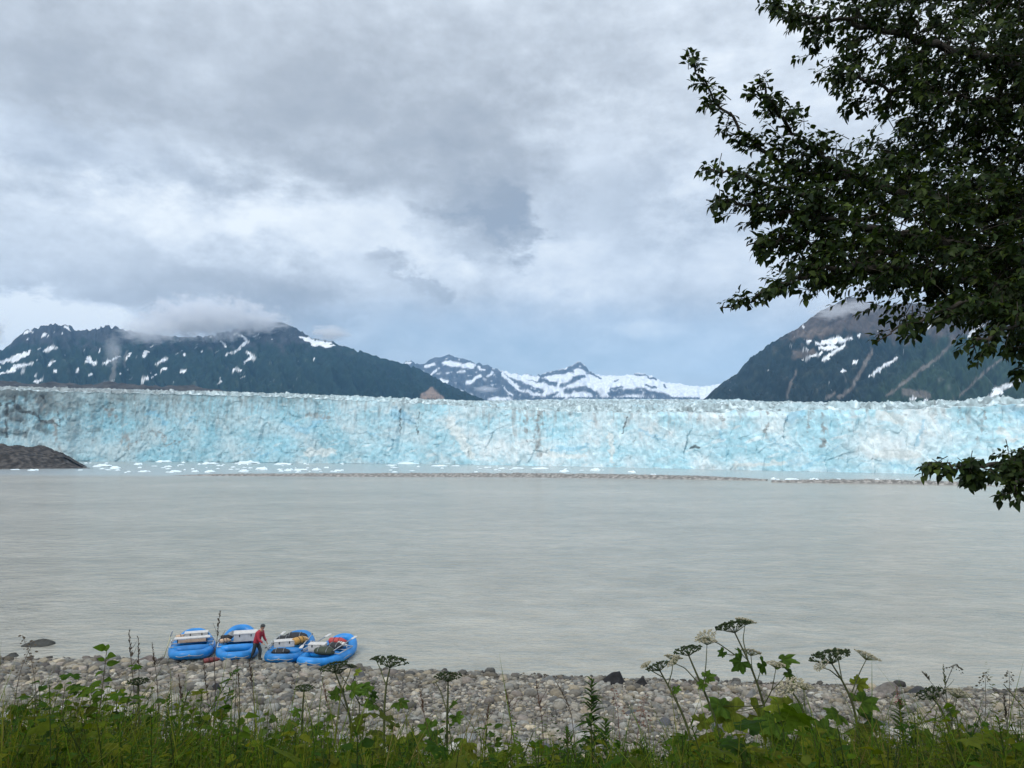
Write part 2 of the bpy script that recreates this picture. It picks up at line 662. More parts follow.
# face rows
v = np.linspace(0, 1, NF)
VV, UU = np.meshgrid(v, np.arange(NU), indexing="ij")
S = arc[UU]
Z = -2 + (crest[UU] + 2) * VV
r1, r2, dx_, dy_, edge = cells(S / 15 + 0.8 * fbm(S / 20, Z / 20, 1, 2), Z / 26 + 0.5 * fbm(S / 20, Z / 20, 6, 2), 3)
q1, q2, ex_, ey_, edge2 = cells(S / 5.2 + 0.8 * fbm(S / 8, Z / 8, 2, 2), Z / 6.5 + 0.6 * fbm(S / 8, Z / 8, 8, 2), 9)
disp = 7.5 * fbm(S / 42, Z / 70, 0, 3) + 0.9 * (r1 - 0.5) + 2.0 * ((r2 - 0.5) * dx_ + (r1 - 0.4) * dy_) + 0.25 * (q1 - 0.5) + 1.1 * (q2 - 0.5) * (ex_ + ey_)
disp += 2.2 * (ridged(S / 14 + 0.3 * fbm(S / 20, Z / 20, 7, 2), Z / 70, 3, 3) - 0.6) + 1.3 * fbm(S / 2.6, Z / 4.5, 5, 3) + 1.1 * ridged(S / 4.6, Z / 30, 14, 2)
disp -= 0.25 * (1 - sm(0.0, 0.10, edge)) * sm(-0.1, 0.3, fbm(S / 30, Z / 30, 12, 2))
disp -= 0.35 * (1 - sm(0, 0.10, edge2)) * sm(0.0, 0.4, fbm(S / 18, Z / 18, 22, 2))
disp -= 3.0 * (1 - sm(0.0, 0.05, VV)) * sm(-0.1, 0.2, fbm(S / 16, 0.3, 31, 2))
lean = 0.10 * Z
Yf = depth[UU] + lean - disp * sm(0, 0.04, VV) * (1 - 0.55 * sm(0.9, 1.0, VV))
Xf = (gpx[UU] - 512) / F * depth[UU] + 0.6 * fbm(S / 6, Z / 6, 41, 2)
Zf = Z
# top rows
tt = np.linspace(0, 1, NT + 1)[1:]
BB = (tt ** 2.2) * back * 1.15
TT, UT = np.meshgrid(BB, np.arange(NU), indexing="ij")
ST = arc[UT]
rise = zc[UT] + (zb - zc)[UT] * np.minimum(TT / back, 1.0) - np.maximum(0, TT - back) * 0.15
ser = (ridged(ST / 13 + TT / 60, TT / 17, 2, 3) - 0.62) * 7.0 + 3.0 * fbm(ST / 30, TT / 40, 8, 3)
amp = 0.5 + 0.5 * sm(0, 30, TT)
fade = 1 - 0.5 * sm(500, 950, TT)
jag = (crest - zc)[UT] * np.exp(-TT / 9)
Zt = rise + ser * amp * fade * sm(0, 6, TT) + jag + 3.5 * sm(0, 12, TT) * (cells(ST / 11, TT / 15, 5)[0] - 0.5) * fade
Yt = depth[UT] + 0.10 * crest[UT] - (disp[-1] * 0.45)[UT] * np.exp(-TT / 15) + TT
Xt = (gpx[UT] - 512) / F * Yt * (depth[UT] / Yt) ** 0.25
GV = np.concatenate([np.stack([Xf.ravel(), Yf.ravel(), Zf.ravel()], 1), np.stack([Xt.ravel(), Yt.ravel(), Zt.ravel()], 1)])
PX, PY = proj_np(GV)
nf = Xf.size
# ice colours: old white ice, dense blue ice, rock dirt
white, pale, turq, deep, dirt = [np.array(x) for x in ([0.82, 0.88, 0.88], [0.64, 0.79, 0.83], [0.45, 0.715, 0.795], [0.24, 0.50, 0.63], [0.25, 0.25, 0.24])]
s_, z_ = S.ravel(), Z.ravel()
nA_ = fbm(s_ / 34 + z_ / 60, z_ / 22, 51, 4)
nB_ = fbm((s_ + 0.8 * z_) / 22, (z_ - 0.25 * s_) / 4.5, 61, 4)
nC_ = fbm(s_ / 3.2, z_ / 5.5, 71, 4)
c = np.tile(pale, (nf, 1))
c = mix3(c, turq, sm(-0.20, 0.30, nA_ + 0.5 * nB_))
c = mix3(c, white, 0.85 * sm(0.05, 0.42, -0.9 * nA_ + 0.5 * nC_))
c = mix3(c, white, 0.75 * sm(0.15, 0.40, nB_))
nD_ = fbm((s_ - 0.5 * z_) / 5.5, (z_ + 0.3 * s_) / 1.5, 65, 4)
nF_ = sm(0.80, 0.97, ridged(s_ / 8 + 0.6 * fbm(s_ / 9, z_ / 14, 3, 2), z_ / 60, 140, 3)) * sm(-0.1, 0.25, fbm(s_ / 30, z_ / 24, 145, 2))
nE_ = fbm(s_ / 1.5, z_ / 9.0, 67, 3)
c = mix3(c, deep, 0.45 * sm(0.22, 0.5, -nB_ + 0.3 * nA_))
c = mix3(c, deep, 0.38 * sm(0.18, 0.5, nD_ + 0.25 * nA_))
c = mix3(c, white, 0.45 * sm(0.12, 0.45, -nD_ + 0.3 * nE_))
c = mix3(c, [0.26, 0.42, 0.50], 0.28 * nF_)
c = mix3(c, [0.50, 0.60, 0.62], 0.55 * sm(0.16, 0.4, nE_ + 0.35 * (z_ / 40 - 0.6)))
c = mix3(c, deep, 0.10 * (1 - sm(0.0, 0.05, edge.ravel())) * sm(0.0, 0.3, fbm(s_ / 30, z_ / 30, 12, 2)))
c = mix3(c, [0.12, 0.30, 0.42], 0.2 * (1 - sm(0.0, 0.06, edge2.ravel())) * sm(0.05, 0.4, fbm(s_ / 18, z_ / 18, 22, 2)))
vv = VV.ravel()
fpx, fpy = PX[:nf], PY[:nf]
leftness = 1 - sm(120, 420, fpx)
mid_d = np.exp(-((fpx - 535) / 40) ** 2) * 0.16
streak = fbm(s_ / 3.6, z_ / 42, 81, 4)
dirtf = sm(0.10, 0.42, streak * 0.8 + 0.45 * nC_ + (vv - 0.86) * 0.9 + 0.34 * leftness - 0.02 + mid_d)
c = mix3(c, [0.36, 0.37, 0.36], 0.62 * dirtf * (1 - 0.25 * leftness))
lat = sm(0.05, 0.45, fbm(s_ / 9, z_ / 9, 91, 5) + 0.30 * leftness - 0.28 + 0.35 * (vv - 0.7))
c = mix3(c, [0.27, 0.275, 0.265], 0.68 * lat * leftness)
far_l = 1 - sm(15, 130, fpx)
c = mix3(c, [0.20, 0.205, 0.20], 0.85 * far_l * sm(-0.12, 0.25, fbm(s_ / 12, z_ / 10, 93, 5) + 0.35 * (vv - 0.55)))
spk = sm(0.28, 0.42, fbm(s_ / 1.7, z_ / 2.6, 101, 3))
c = mix3(c, [0.16, 0.17, 0.17], 0.6 * spk * (0.25 + 0.5 * leftness + 0.6 * sm(0.75, 1.0, vv)))
DK = [([(12, 402), (21, 411), (33, 413), (41, 421), (53, 422)], 2.3), ([(53, 423), (62, 426)], 1.1), ([(58.5, 412), (60.5, 426)], .9),
      ([(7, 405), (6, 436)], 1.9), ([(0, 403), (14, 403), (15, 396)], 1.1), ([(42, 396), (45, 401)], 1.8), ([(400.4, 408), (401, 433)], 0.9),
      ([(420, 413), (418, 433)], 0.9), ([(690, 447), (699, 446)], 1.4), ([(622, 434), (628, 417)], .8), ([(-60, 395), (-20, 420), (0, 404)], 3)]
DS = [([(125, 434), (127, 446)], 5), ([(105, 407), (115, 417)], 4), ([(115, 436), (125, 446), (137, 443), (146, 430), (162, 436), (166, 446), (193, 437)], 1.3),
      ([(306, 415), (329, 417)], 3.4), ([(768, 409), (766, 440)], 1.8), ([(823, 412), (823, 446)], 3.0), ([(810, 412), (808, 430)], 1.6), ([(984, 413), (978, 442)], 2.8),
      ([(721, 413), (723, 419)], 2.2), ([(540, 412), (538, 455)], 4), ([(525, 412), (527, 440)], 2), ([(960, 410), (958, 430)], 1.5), ([(52, 420), (60, 455)], 4), ([(44, 410), (40, 400)], 4)]
BL = [([(286, 423), (306, 431), (324, 418)], 3.2), ([(367, 432), (377, 436)], 1.2), ([(240, 454), (250, 447), (260, 456)], 0.9), ([(262, 456), (276, 450), (293, 456)], .9),
      ([(554, 450), (589, 447)], 3.0), ([(587, 421), (595, 423)], 1.6), ([(718, 431), (722, 440)], 2.2), ([(923, 420), (917, 445)], 2.6), ([(890, 462), (906, 469), (920, 467)], 1.2),
      ([(1009, 407), (1030, 420)], 8), ([(146, 413), (158, 414), (165, 424)], 2.2), ([(186, 424), (195, 416)], 2), ([(395, 412), (412, 420)], 6), ([(800, 412), (790, 418)], 6),
      ([(840, 445), (815, 462), (802, 468)], 1.6), ([(770, 440), (800, 452)], 1.6), ([(640, 430), (665, 440)], 2)]
WH = [([(308, 453), (334, 451)], 5), ([(734, 465), (782, 463)], 3.5), ([(548, 456), (584, 456)], 2.6), ([(879, 454), (917, 455)], 5.5), ([(880, 415), (900, 420)], 6),
      ([(1000, 430), (1015, 440)], 4), ([(610, 435), (612, 460)], 3), ([(450, 420), (470, 455)], 6)]
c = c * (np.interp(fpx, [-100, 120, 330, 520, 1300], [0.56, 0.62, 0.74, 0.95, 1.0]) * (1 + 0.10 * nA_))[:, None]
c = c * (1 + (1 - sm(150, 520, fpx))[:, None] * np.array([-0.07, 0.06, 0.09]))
c = mix3(c, [0.72, 0.76, 0.74], 0.8 * strokes(fpx, fpy, WH, 2.5))
c = mix3(c, [0.22, 0.50, 0.66], 0.45 * strokes(fpx, fpy, BL, 3.0))
c = mix3(c, [0.26, 0.25, 0.235], 0.75 * strokes(fpx, fpy, DS, 3.2) * sm(-0.25, 0.2, nC_))
c = mix3(c, [0.06, 0.068, 0.07], 0.85 * strokes(fpx, fpy, DK, 1.7) * sm(-0.5, 0.0, nC_))
# top colours
st, bt = ST.ravel(), TT.ravel()
nt1 = fbm(st / 4, bt / 9, 111, 4)
nt2 = fbm(st / 60 + bt / 240, bt / 130, 121, 3)
ct = np.tile([0.42, 0.53, 0.545], (Xt.size, 1))
ct = mix3(ct, [0.72, 0.82, 0.83], sm(0.08, 0.35, nt1))
ct = mix3(ct, [0.20, 0.245, 0.25], 0.85 * sm(0.02, 0.35, -nt1 + 0.4 * nt2 + 0.10))
ct = mix3(ct, [0.42, 0.66, 0.74], 0.5 * sm(0.1, 0.5, -nt2))
ct = mix3(ct, [0.10, 0.105, 0.10], 0.7 * sm(0.24, 0.38, fbm(st / 2.2, bt / 6, 131, 3)))
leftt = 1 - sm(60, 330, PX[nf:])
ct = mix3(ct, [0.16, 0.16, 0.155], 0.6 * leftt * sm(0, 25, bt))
m_ice = mat("glacier_ice", attr=True, rough=0.55, var=0.12, vscale=0.35, bump=0.35, bscale=0.9, dist=0.5, spec=0.3)
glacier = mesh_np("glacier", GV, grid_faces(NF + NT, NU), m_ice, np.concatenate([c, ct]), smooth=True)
tag(glacier, "sheer turquoise glacier front with a crevassed grey top along the far side of the river", "glacier")

# ------------------------------------------------------------------ mountains
m_rock = mat("mountain_ground", attr=True, rough=0.95, var=0.22, vscale=0.03, bump=0.0, spec=0.1)


def mountain(name, prof, pxr, Yr, Yb, foot, nc, nr, amp, wl, shear, colour, seed, jag=1.0, pw=1.15):
    px = np.linspace(pxr[0], pxr[1], nc)
    ry = np.interp(px, [p[0] for p in prof], [p[1] for p in prof])
    k = np.hanning(7)
    k /= k.sum()
    ry = np.convolve(np.pad(ry, 3, mode="edge"), k, "valid")
    ry = ry + jag * fbm(px / 6, seed, 0, 4) + 2.0 * jag * (0.62 - ridged(px / 7.5, seed + 3, 0, 3)) * (0.35 + 0.65 * sm(0.0, 0.25, fbm(px / 40, seed, 2, 2) + 0.1))
    zr = at_np(px, ry, Yr)[1]
    nb = 14
    t = np.concatenate([np.linspace(0, 1, nr), np.linspace(1, 1.9, nb + 1)[1:]])
    Tm, Pm = np.meshgrid(t, np.arange(nc), indexing="ij")
    Y = Yb + (Yr - Yb) * Tm
    tf = np.minimum(Tm, 1)
    a = (px[Pm] - shear * (1 - tf) * 60) / wl
    g1 = ridged(a, tf * 1.3, seed, 4)
    g2 = fbm(px[Pm] / (wl * 0.45), tf * 9, seed + 5, 4)
    shape = tf ** pw
    env = np.clip(4 * tf * (1 - tf), 0, 1) ** 0.7
    Z = foot + (zr[Pm] - foot) * shape + env * amp * (0.9 * (g1 - 0.6) + 0.45 * g2)
    lim = EYE + (zr[Pm] - EYE) * Y / Yr * 0.985 - 2
    Z = np.where(Tm < 1, np.minimum(Z, np.maximum(lim, foot - 30)), Z)
    Z = np.where(Tm > 1, zr[Pm] - (Tm - 1) * (zr[Pm] + 60) * 1.1, Z)
    X = (px[Pm] - 512) / F * Y
    Vv = np.stack([X.ravel(), Y.ravel(), Z.ravel()], 1)
    qx, qy = proj_np(Vv)
    cc = colour(qx, qy, tf.ravel(), g1.ravel(), g2.ravel())
    o = mesh_np(name, Vv, grid_faces(len(t), nc), m_rock, cc)
    return tag(o, kind="structure")


SNOW = [0.80, 0.82, 0.84]
LP = [(-300, 340), (-120, 345), (-40, 350), (0, 350), (12, 338), (20, 331), (30, 328.5), (36, 326), (44, 326), (50, 322.5), (55, 326), (61, 324.5), (66, 325), (71, 331), (80, 330), (95, 328), (104, 325.5),
      (112, 326), (120, 329.5), (135, 332), (150, 335), (180, 337), (205, 336), (225, 331), (240, 326), (246, 324.5), (256, 325), (264, 322), (276, 321.5), (288, 325), (300, 332), (312, 339), (322, 341), (330, 341), (338, 345),
      (352, 349), (366, 353), (380, 357.5), (400, 363), (416, 367.5), (432, 376), (445, 383), (460, 389.5), (472, 395), (484, 399.5), (500, 404), (560, 420)]
LS = [([(0, 362), (15, 358.5), (30, 351)], 2.8), ([(0, 375), (15, 369), (38, 360)], 1.4), ([(-30, 380), (-10, 372), (0, 366)], 2), ([(15, 366), (22, 364)], 1.6), ([(43, 352), (56, 347)], 1.4), ([(20, 371), (26, 372)], 1.9), ([(33, 383), (42, 380)], 1.9),
      ([(48, 366), (56, 362)], 1.5), ([(52, 372.5), (58, 371)], 1.4), ([(84, 360), (95, 363)], 2.2), ([(88, 356), (91, 364)], 2.2), ([(100, 364), (122, 356)], 1.3), ([(75, 372), (79, 370)], 1.5), ([(88, 375), (92, 374)], 1.1),
      ([(105, 385), (114, 381)], 1.1), ([(146, 351), (145, 356)], 1.8), ([(155, 364), (168, 358)], 1.2), ([(178, 374.5), (187, 370)], 1.3), ([(141, 383), (149, 376)], 1.7), ([(150, 379), (157, 375)], 1.0),
      ([(225, 355), (239, 350), (248, 341), (239, 334)], 1.5), ([(245, 362), (254, 357), (246, 351)], 2.1), ([(232, 372), (241, 369)], 1.2), ([(219, 381), (221, 380)], 1.4), ([(198, 390), (203, 388)], 1.0), ([(124, 390), (134, 386)], 0.9),
      ([(42, 337), (47, 333)], 1.4), ([(24, 334), (33, 331)], 1.3), ([(61, 326), (70, 331)], 1.2), ([(299, 337), (315, 343), (335, 346)], 2.4), ([(26, 340), (28, 337)], 1.2), ([(62, 334), (64, 331)], 1.0), ([(126, 360), (131, 352)], 1.0),
      ([(48, 338), (50, 335)], 0.9), ([(98, 352), (100, 350)], 0.9), ([(160, 371), (166, 368)], 1.0), ([(200, 352), (203, 350)], 1.0), ([(184, 355), (187, 354)], 1.1), ([(312, 360), (314, 358)], 0.7), ([(220, 341), (226, 346)], 1.0)]


def ragged(qx, qy, lst):
    wide = [(p, w * 1.12) for p, w in lst]
    a = strokes(qx, qy, wide, 2.0, True)
    n = fbm((qx + 0.6 * qy) / 4.2, (qy - 0.5 * qx) / 1.8, 44, 4)
    return sm(0.30, 0.50, a + 0.8 * n - 0.08) * (a > 0.02)


def left_col(qx, qy, t, g1, g2):
    n = fbm(qx / 9, qy / 7, 3, 4)
    c = mix3(np.tile([0.012, 0.027, 0.022], (len(qx), 1)), [0.024, 0.043, 0.028], sm(0.0, 0.5, n))
    rock = sm(-0.1, 0.25, n * 0.6 + (352 - qy) / 40 + 0.2 * g2 - 0.12)
    c = mix3(c, [0.042, 0.045, 0.050], rock)
    c = mix3(c, [0.008, 0.020, 0.016], 0.8 * sm(300, 360, qx + 30 * n) * sm(350, 372, qy))
    gul = sm(0.86, 1.05, g1 + 0.2 * n) * (1 - sm(260, 330, qx))
    c = mix3(c, [0.13, 0.125, 0.115], 0.45 * gul)
    c = c * (1 + 0.8 * fbm((qx + 1.1 * qy) / 5, (qy - 0.6 * qx) / 16, 71, 4))[:, None]  # diagonal light and dark streaks put relief shading into the slope colour
    c = mix3(c, [0.30, 0.22, 0.17], 0.85 * strokes(qx, qy, [([(424, 398), (432, 393), (440, 399)], 5)], 2.5))
    c = mix3(c, [0.20, 0.19, 0.175], 0.6 * strokes(qx, qy, [([(118, 350), (112, 378), (104, 386)], 3), ([(127, 352), (124, 366)], 1.5)], 2))
    sn = np.maximum(ragged(qx, qy, LS), 0.9 * sm(0.40, 0.47, fbm((qx + qy) / 6.5, (qy + qx * 0.45) / 1.8, 7, 3)) * (1 - sm(270, 320, qx)) * sm(390, 378, qy) * sm(-0.15, 0.2, fbm(qx / 30, qy / 20, 17, 2)))
    return mix3(c, SNOW, sn)


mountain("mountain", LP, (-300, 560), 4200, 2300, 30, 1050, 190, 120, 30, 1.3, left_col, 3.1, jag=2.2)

RP = [(640, 425), (690, 405), (705, 398), (712, 391), (722, 384), (740, 371), (752, 358), (765, 348), (775, 341.5), (788, 334), (800, 328.5), (812, 319), (824, 311), (835, 305), (846, 300), (855, 297.5), (862, 298), (872, 303), (890, 306),
      (910, 303), (940, 304), (970, 300), (1000, 301), (1024, 298), (1100, 300), (1200, 310), (1400, 330)]
RS = [([(815, 343), (833, 341), (852, 339)], 3.0), ([(820, 349), (838, 346)], 2.6), ([(809, 358), (822, 352)], 1.4), ([(822, 361), (834, 352), (846, 344)], 1.8), ([(801, 360), (814, 356)], 1.1), ([(807, 341), (810, 342)], 1.5),
      ([(803, 351), (808, 348)], 1.4), ([(869, 377), (883, 367), (898, 358)], 1.8), ([(852, 364), (857, 360)], 1.4), ([(966, 337), (983, 325)], 1.5), ([(1013, 345), (1026, 338)], 1.5), ([(983, 404), (990, 396), (1004, 387), (1026, 376)], 2.6),
      ([(909, 400), (918, 398)], 1.6), ([(925, 401), (928, 400)], 1.3), ([(842, 371), (845, 370)], 1.6), ([(802, 327), (804, 328)], 1.2), ([(858, 336), (860, 335)], 1.6), ([(935, 322), (925, 330)], 1.4), ([(1100, 380), (1060, 400)], 2)]
RT = [([(839, 398), (852, 388), (868, 358), (872, 350)], 2.2), ([(887, 396), (915, 374), (940, 356), (955, 340)], 2.0), ([(787, 397), (790, 385), (797, 371)], 1.4), ([(905, 392), (928, 395)], 4.5), ([(960, 396), (985, 372), (1010, 352)], 1.6),
      ([(826, 398), (834, 394)], 2)]


def right_col(qx, qy, t, g1, g2):
    n = fbm(qx / 10, qy / 8, 13, 4)
    c = mix3(np.tile([0.016, 0.026, 0.026], (len(qx), 1)), [0.032, 0.04, 0.032], sm(0.0, 0.5, n))
    green = sm(850, 900, qx + 40 * n - (395 - qy) * 0.9)
    c = mix3(c, [0.026, 0.044, 0.026], green)
    rock = sm(0.0, 0.3, n * 0.5 + (345 - qy) / 45 + 0.3 * g2 - 0.05)
    c = mix3(c, [0.088, 0.071, 0.062], rock)
    c = mix3(c, [0.16, 0.125, 0.10], 0.7 * strokes(qx, qy, [([(795, 354), (812, 352)], 5), ([(800, 335), (830, 330)], 5)], 3))
    gul = sm(0.88, 1.05, g1 + 0.25 * n)
    c = mix3(c, [0.14, 0.13, 0.115], 0.5 * gul)
    c = c * (1 + 0.8 * fbm((qx + 0.9 * qy) / 5, (qy - 0.8 * qx) / 18, 73, 4))[:, None]  # relief shading of the gullied slope, painted as streaks in its colour
    c = mix3(c, [0.19, 0.165, 0.145], 0.75 * strokes(qx, qy, RT, 1.5))
    sn = np.maximum(ragged(qx, qy, RS), 0.8 * sm(0.42, 0.5, fbm((qx + qy) / 6, (qy - qx * 0.5) / 3, 19, 3)) * sm(0.1, 0.35, fbm(qx / 30, qy / 20, 29, 2)))
    return mix3(c, SNOW, sn)


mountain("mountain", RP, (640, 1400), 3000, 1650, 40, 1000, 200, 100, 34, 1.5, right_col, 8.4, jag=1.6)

CPROF = [(250, 380), (330, 372), (390, 366), (402, 363), (411, 360), (416, 364), (424, 364), (430, 359), (437, 357), (444, 356), (449, 354), (455, 357), (461, 358.5), (470, 361), (480, 364), (490, 366), (500, 369), (510, 372.5), (525, 375), (535, 376), (541, 374.5),
         (548, 372), (556, 370.5), (563, 369), (570, 367), (575, 363.5), (580, 361.5), (584, 364), (589, 370), (596, 374), (606, 376), (618, 376.5), (630, 374.5), (640, 373), (648, 374.5), (656, 378), (661, 382), (668, 383), (680, 384), (692, 386),
         (702, 386.5), (713, 384.5), (730, 384), (800, 380), (900, 390)]
CS = [([(445, 363), (458, 365), (473, 365.5)], 3), ([(426, 367), (434, 364)], 2), ([(467, 383), (480, 376)], 2.2), ([(459, 372), (465, 371)], 1.6), ([(500, 368), (525, 381), (547, 388), (575, 397)], 3.2), ([(503, 374), (519, 390), (544, 396)], 2.2),
      ([(516, 376), (537, 378)], 3), ([(488, 376), (492, 373)], 1.4), ([(441, 381), (447, 382)], 2.4), ([(489, 399), (510, 399)], 2), ([(478, 368), (484, 370)], 1.5), ([(452, 390), (465, 392)], 1.6), ([(430, 375), (436, 370)], 1.2), ([(505, 388), (512, 395)], 1.2),
      ([(555, 377), (566, 375)], 1.5), ([(405, 364), (412, 363)], 1)]
CK = [([(570, 369), (580, 364), (588, 371)], 3.6), ([(537, 378), (556, 372), (572, 371)], 2.6), ([(541, 379), (556, 385)], 2.4), ([(562, 386), (576, 379), (584, 376)], 2.6), ([(566, 391), (587, 389), (597, 396)], 3.6), ([(611, 394), (637, 391), (668, 397)], 4.2),
      ([(611, 390), (621, 387)], 1.9), ([(634, 374.5), (646, 375), (656, 380)], 1.5), ([(590, 373), (600, 378)], 1.2), ([(614, 381), (618, 380)], 1.2), ([(645, 385), (655, 388)], 1.3), ([(548, 396), (556, 394)], 3), ([(664, 385), (667, 388)], 1.0)]


def far_col(qx, qy, t, g1, g2):
    n = fbm(qx / 6, qy / 5, 23, 4)
    side = sm(534, 552, qx + 6 * n)
    ck = strokes(qx, qy, CK, 1.6)
    cs = strokes(qx, qy, CS, 1.6)
    frag = sm(0.22, 0.36, fbm((qx + 1.4 * qy) / 7, (qy - 0.4 * qx) / 3.4, 37, 4))
    snow = np.where(side > 0.5, 1 - ck * (1 - 0.6 * frag), np.maximum(cs, 0.85 * frag * (1 - sm(398, 392, -qy + 790) * 0)))
    snow = np.where((side > 0.5) & (qy > 397) & (qx < 700), np.minimum(snow, frag), snow)
    c = mix3(np.tile([0.105, 0.105, 0.11], (len(qx), 1)), [0.065, 0.068, 0.075], sm(-0.2, 0.3, n))
    return mix3(c, [0.84, 0.86, 0.88], np.clip(snow, 0, 1))


mountain("mountain", CPROF, (250, 900), 9000, 6800, 150, 900, 130, 190, 22, 0.6, far_col, 15.7, jag=1.8, pw=1.05)

# dark moraine ridge behind the glacier, and the moraine tongue at the waterline
def mound(name, pts, ridge_h, width, n_u, n_v, col_a, col_b, seed, rough=1.0, namp=0.45):
    """A ridge of loose rock along a polyline of ground points; ridge_h and width per point."""
    P = np.array([[p[0], p[1]] for p in pts], float)
    s = np.concatenate([[0], np.cumsum(np.linalg.norm(np.diff(P, axis=0), axis=1))])
    u = np.linspace(0, s[-1], n_u)
    cx, cy = np.interp(u, s, P[:, 0]), np.interp(u, s, P[:, 1])
    hh, ww = np.interp(u, s, ridge_h), np.interp(u, s, width)
    tx, ty = np.gradient(cx), np.gradient(cy)
    l = np.hypot(tx, ty)
    nx, ny = -ty / l, tx / l
    v = np.linspace(-1, 1, n_v)
    VV, UI = np.meshgrid(v, np.arange(n_u), indexing="ij")
    X = cx[UI] + nx[UI] * VV * ww[UI]
    Y = cy[UI] + ny[UI] * VV * ww[UI]
    fall = np.minimum(1.0, 1.45 * np.cos(VV * math.pi / 2) ** 1.2)
    k = rough
    Z = hh[UI] * fall * (1 + namp * fbm(X / (6 * k), Y / (6 * k), seed, 4)) + fall * k * 0.5 * fbm(X / (1.2 * k), Y / (1.2 * k), seed + 3, 3) - 0.25 * k
    Vv = np.stack([X.ravel(), Y.ravel(), Z.ravel()], 1)
    n = fbm(X.ravel() / (1.5 * k), Y.ravel() / (1.5 * k), seed + 9, 4)
    cc = mix3(np.tile(col_a, (len(Vv), 1)), col_b, sm(-0.2, 0.35, n))
    o = mesh_np(name, Vv, grid_faces(n_v, n_u), mat(name, attr=True, rough=0.95, var=0.3, vscale=0.8 / k, spec=0.15), cc)
    return tag(o, kind="structure")


p = [at(x, y, 1750) for x, y in ((-120, 384), (0, 385), (50, 386.5), (100, 388), (150, 388.5), (200, 391), (240, 394))]
mound("moraine_ridge", [(q.x, q.y) for q in p], [q.z + 4 for q in p], [260] * 7, 240, 40, [0.045, 0.042, 0.04], [0.085, 0.08, 0.075], 5, 14.0, 0.12)
D = lambda px, py: (lambda Y: ((px - 512) / F * Y, Y))(EYE * F / (py - 448))
mound("moraine", [D(-140, 466), D(-60, 466.5), D(0, 467), D(18, 467.3), D(33, 467.6), D(44, 467.8), D(52, 467.9), D(66, 468), D(90, 468.2)], [13, 12.5, 11.5, 10.5, 9.0, 5.5, 2.8, 1.5, 0.5], [55, 55, 48, 42, 34, 26, 20, 13, 7], 620, 130,
      [0.036, 0.033, 0.031], [0.10, 0.09, 0.082], 17, 2.0, 0.35)
mound("gravel_bar", [D(172, 475.2), D(215, 475.2), D(300, 475.4), D(400, 475.8), D(520, 476.2), D(620, 477.3), D(700, 478.6), D(765, 480)], [0.1, .7, 0.9, 1.15, 1.3, 1.3, 1.1, 0.5], [2, 6, 8, 9, 9, 8, 6, 2], 1400, 22,
      [0.16, 0.155, 0.145], [0.38, 0.36, 0.33], 27, 0.8)
mound("gravel_bar", [D(770, 481.5), D(830, 482.2), D(880, 482.6), D(945, 484), D(1000, 486)], [0.5, 1.0, 1.1, 1.0, 0.1], [4, 5, 5, 4, 2], 700, 20,
      [0.16, 0.155, 0.145], [0.38, 0.36, 0.33], 33, 0.75)
# ------------------------------------------------------------------ air
def volume_mat(name, color, density, aniso=0.2):
    m = bpy.data.materials.new(name)
    m.use_nodes = True
    nt = m.node_tree
    nt.nodes.remove(nt.nodes["Principled BSDF"])
    pv = nt.nodes.new("ShaderNodeVolumePrincipled")
    pv.inputs["Color"].default_value = (*color, 1)
    pv.inputs["Density"].default_value = density
    pv.inputs["Anisotropy"].default_value = aniso
    nt.links.new(pv.outputs[0], nt.nodes["Material Output"].inputs["Volume"])
    return m


hz = MB().box((0, 4600, 620), (26000, 15000, 1300)).build("haze", volume_mat("haze_air", (0.30, 0.62, 1.0), 6.0e-5), smooth=False)
tag(hz, kind="stuff")


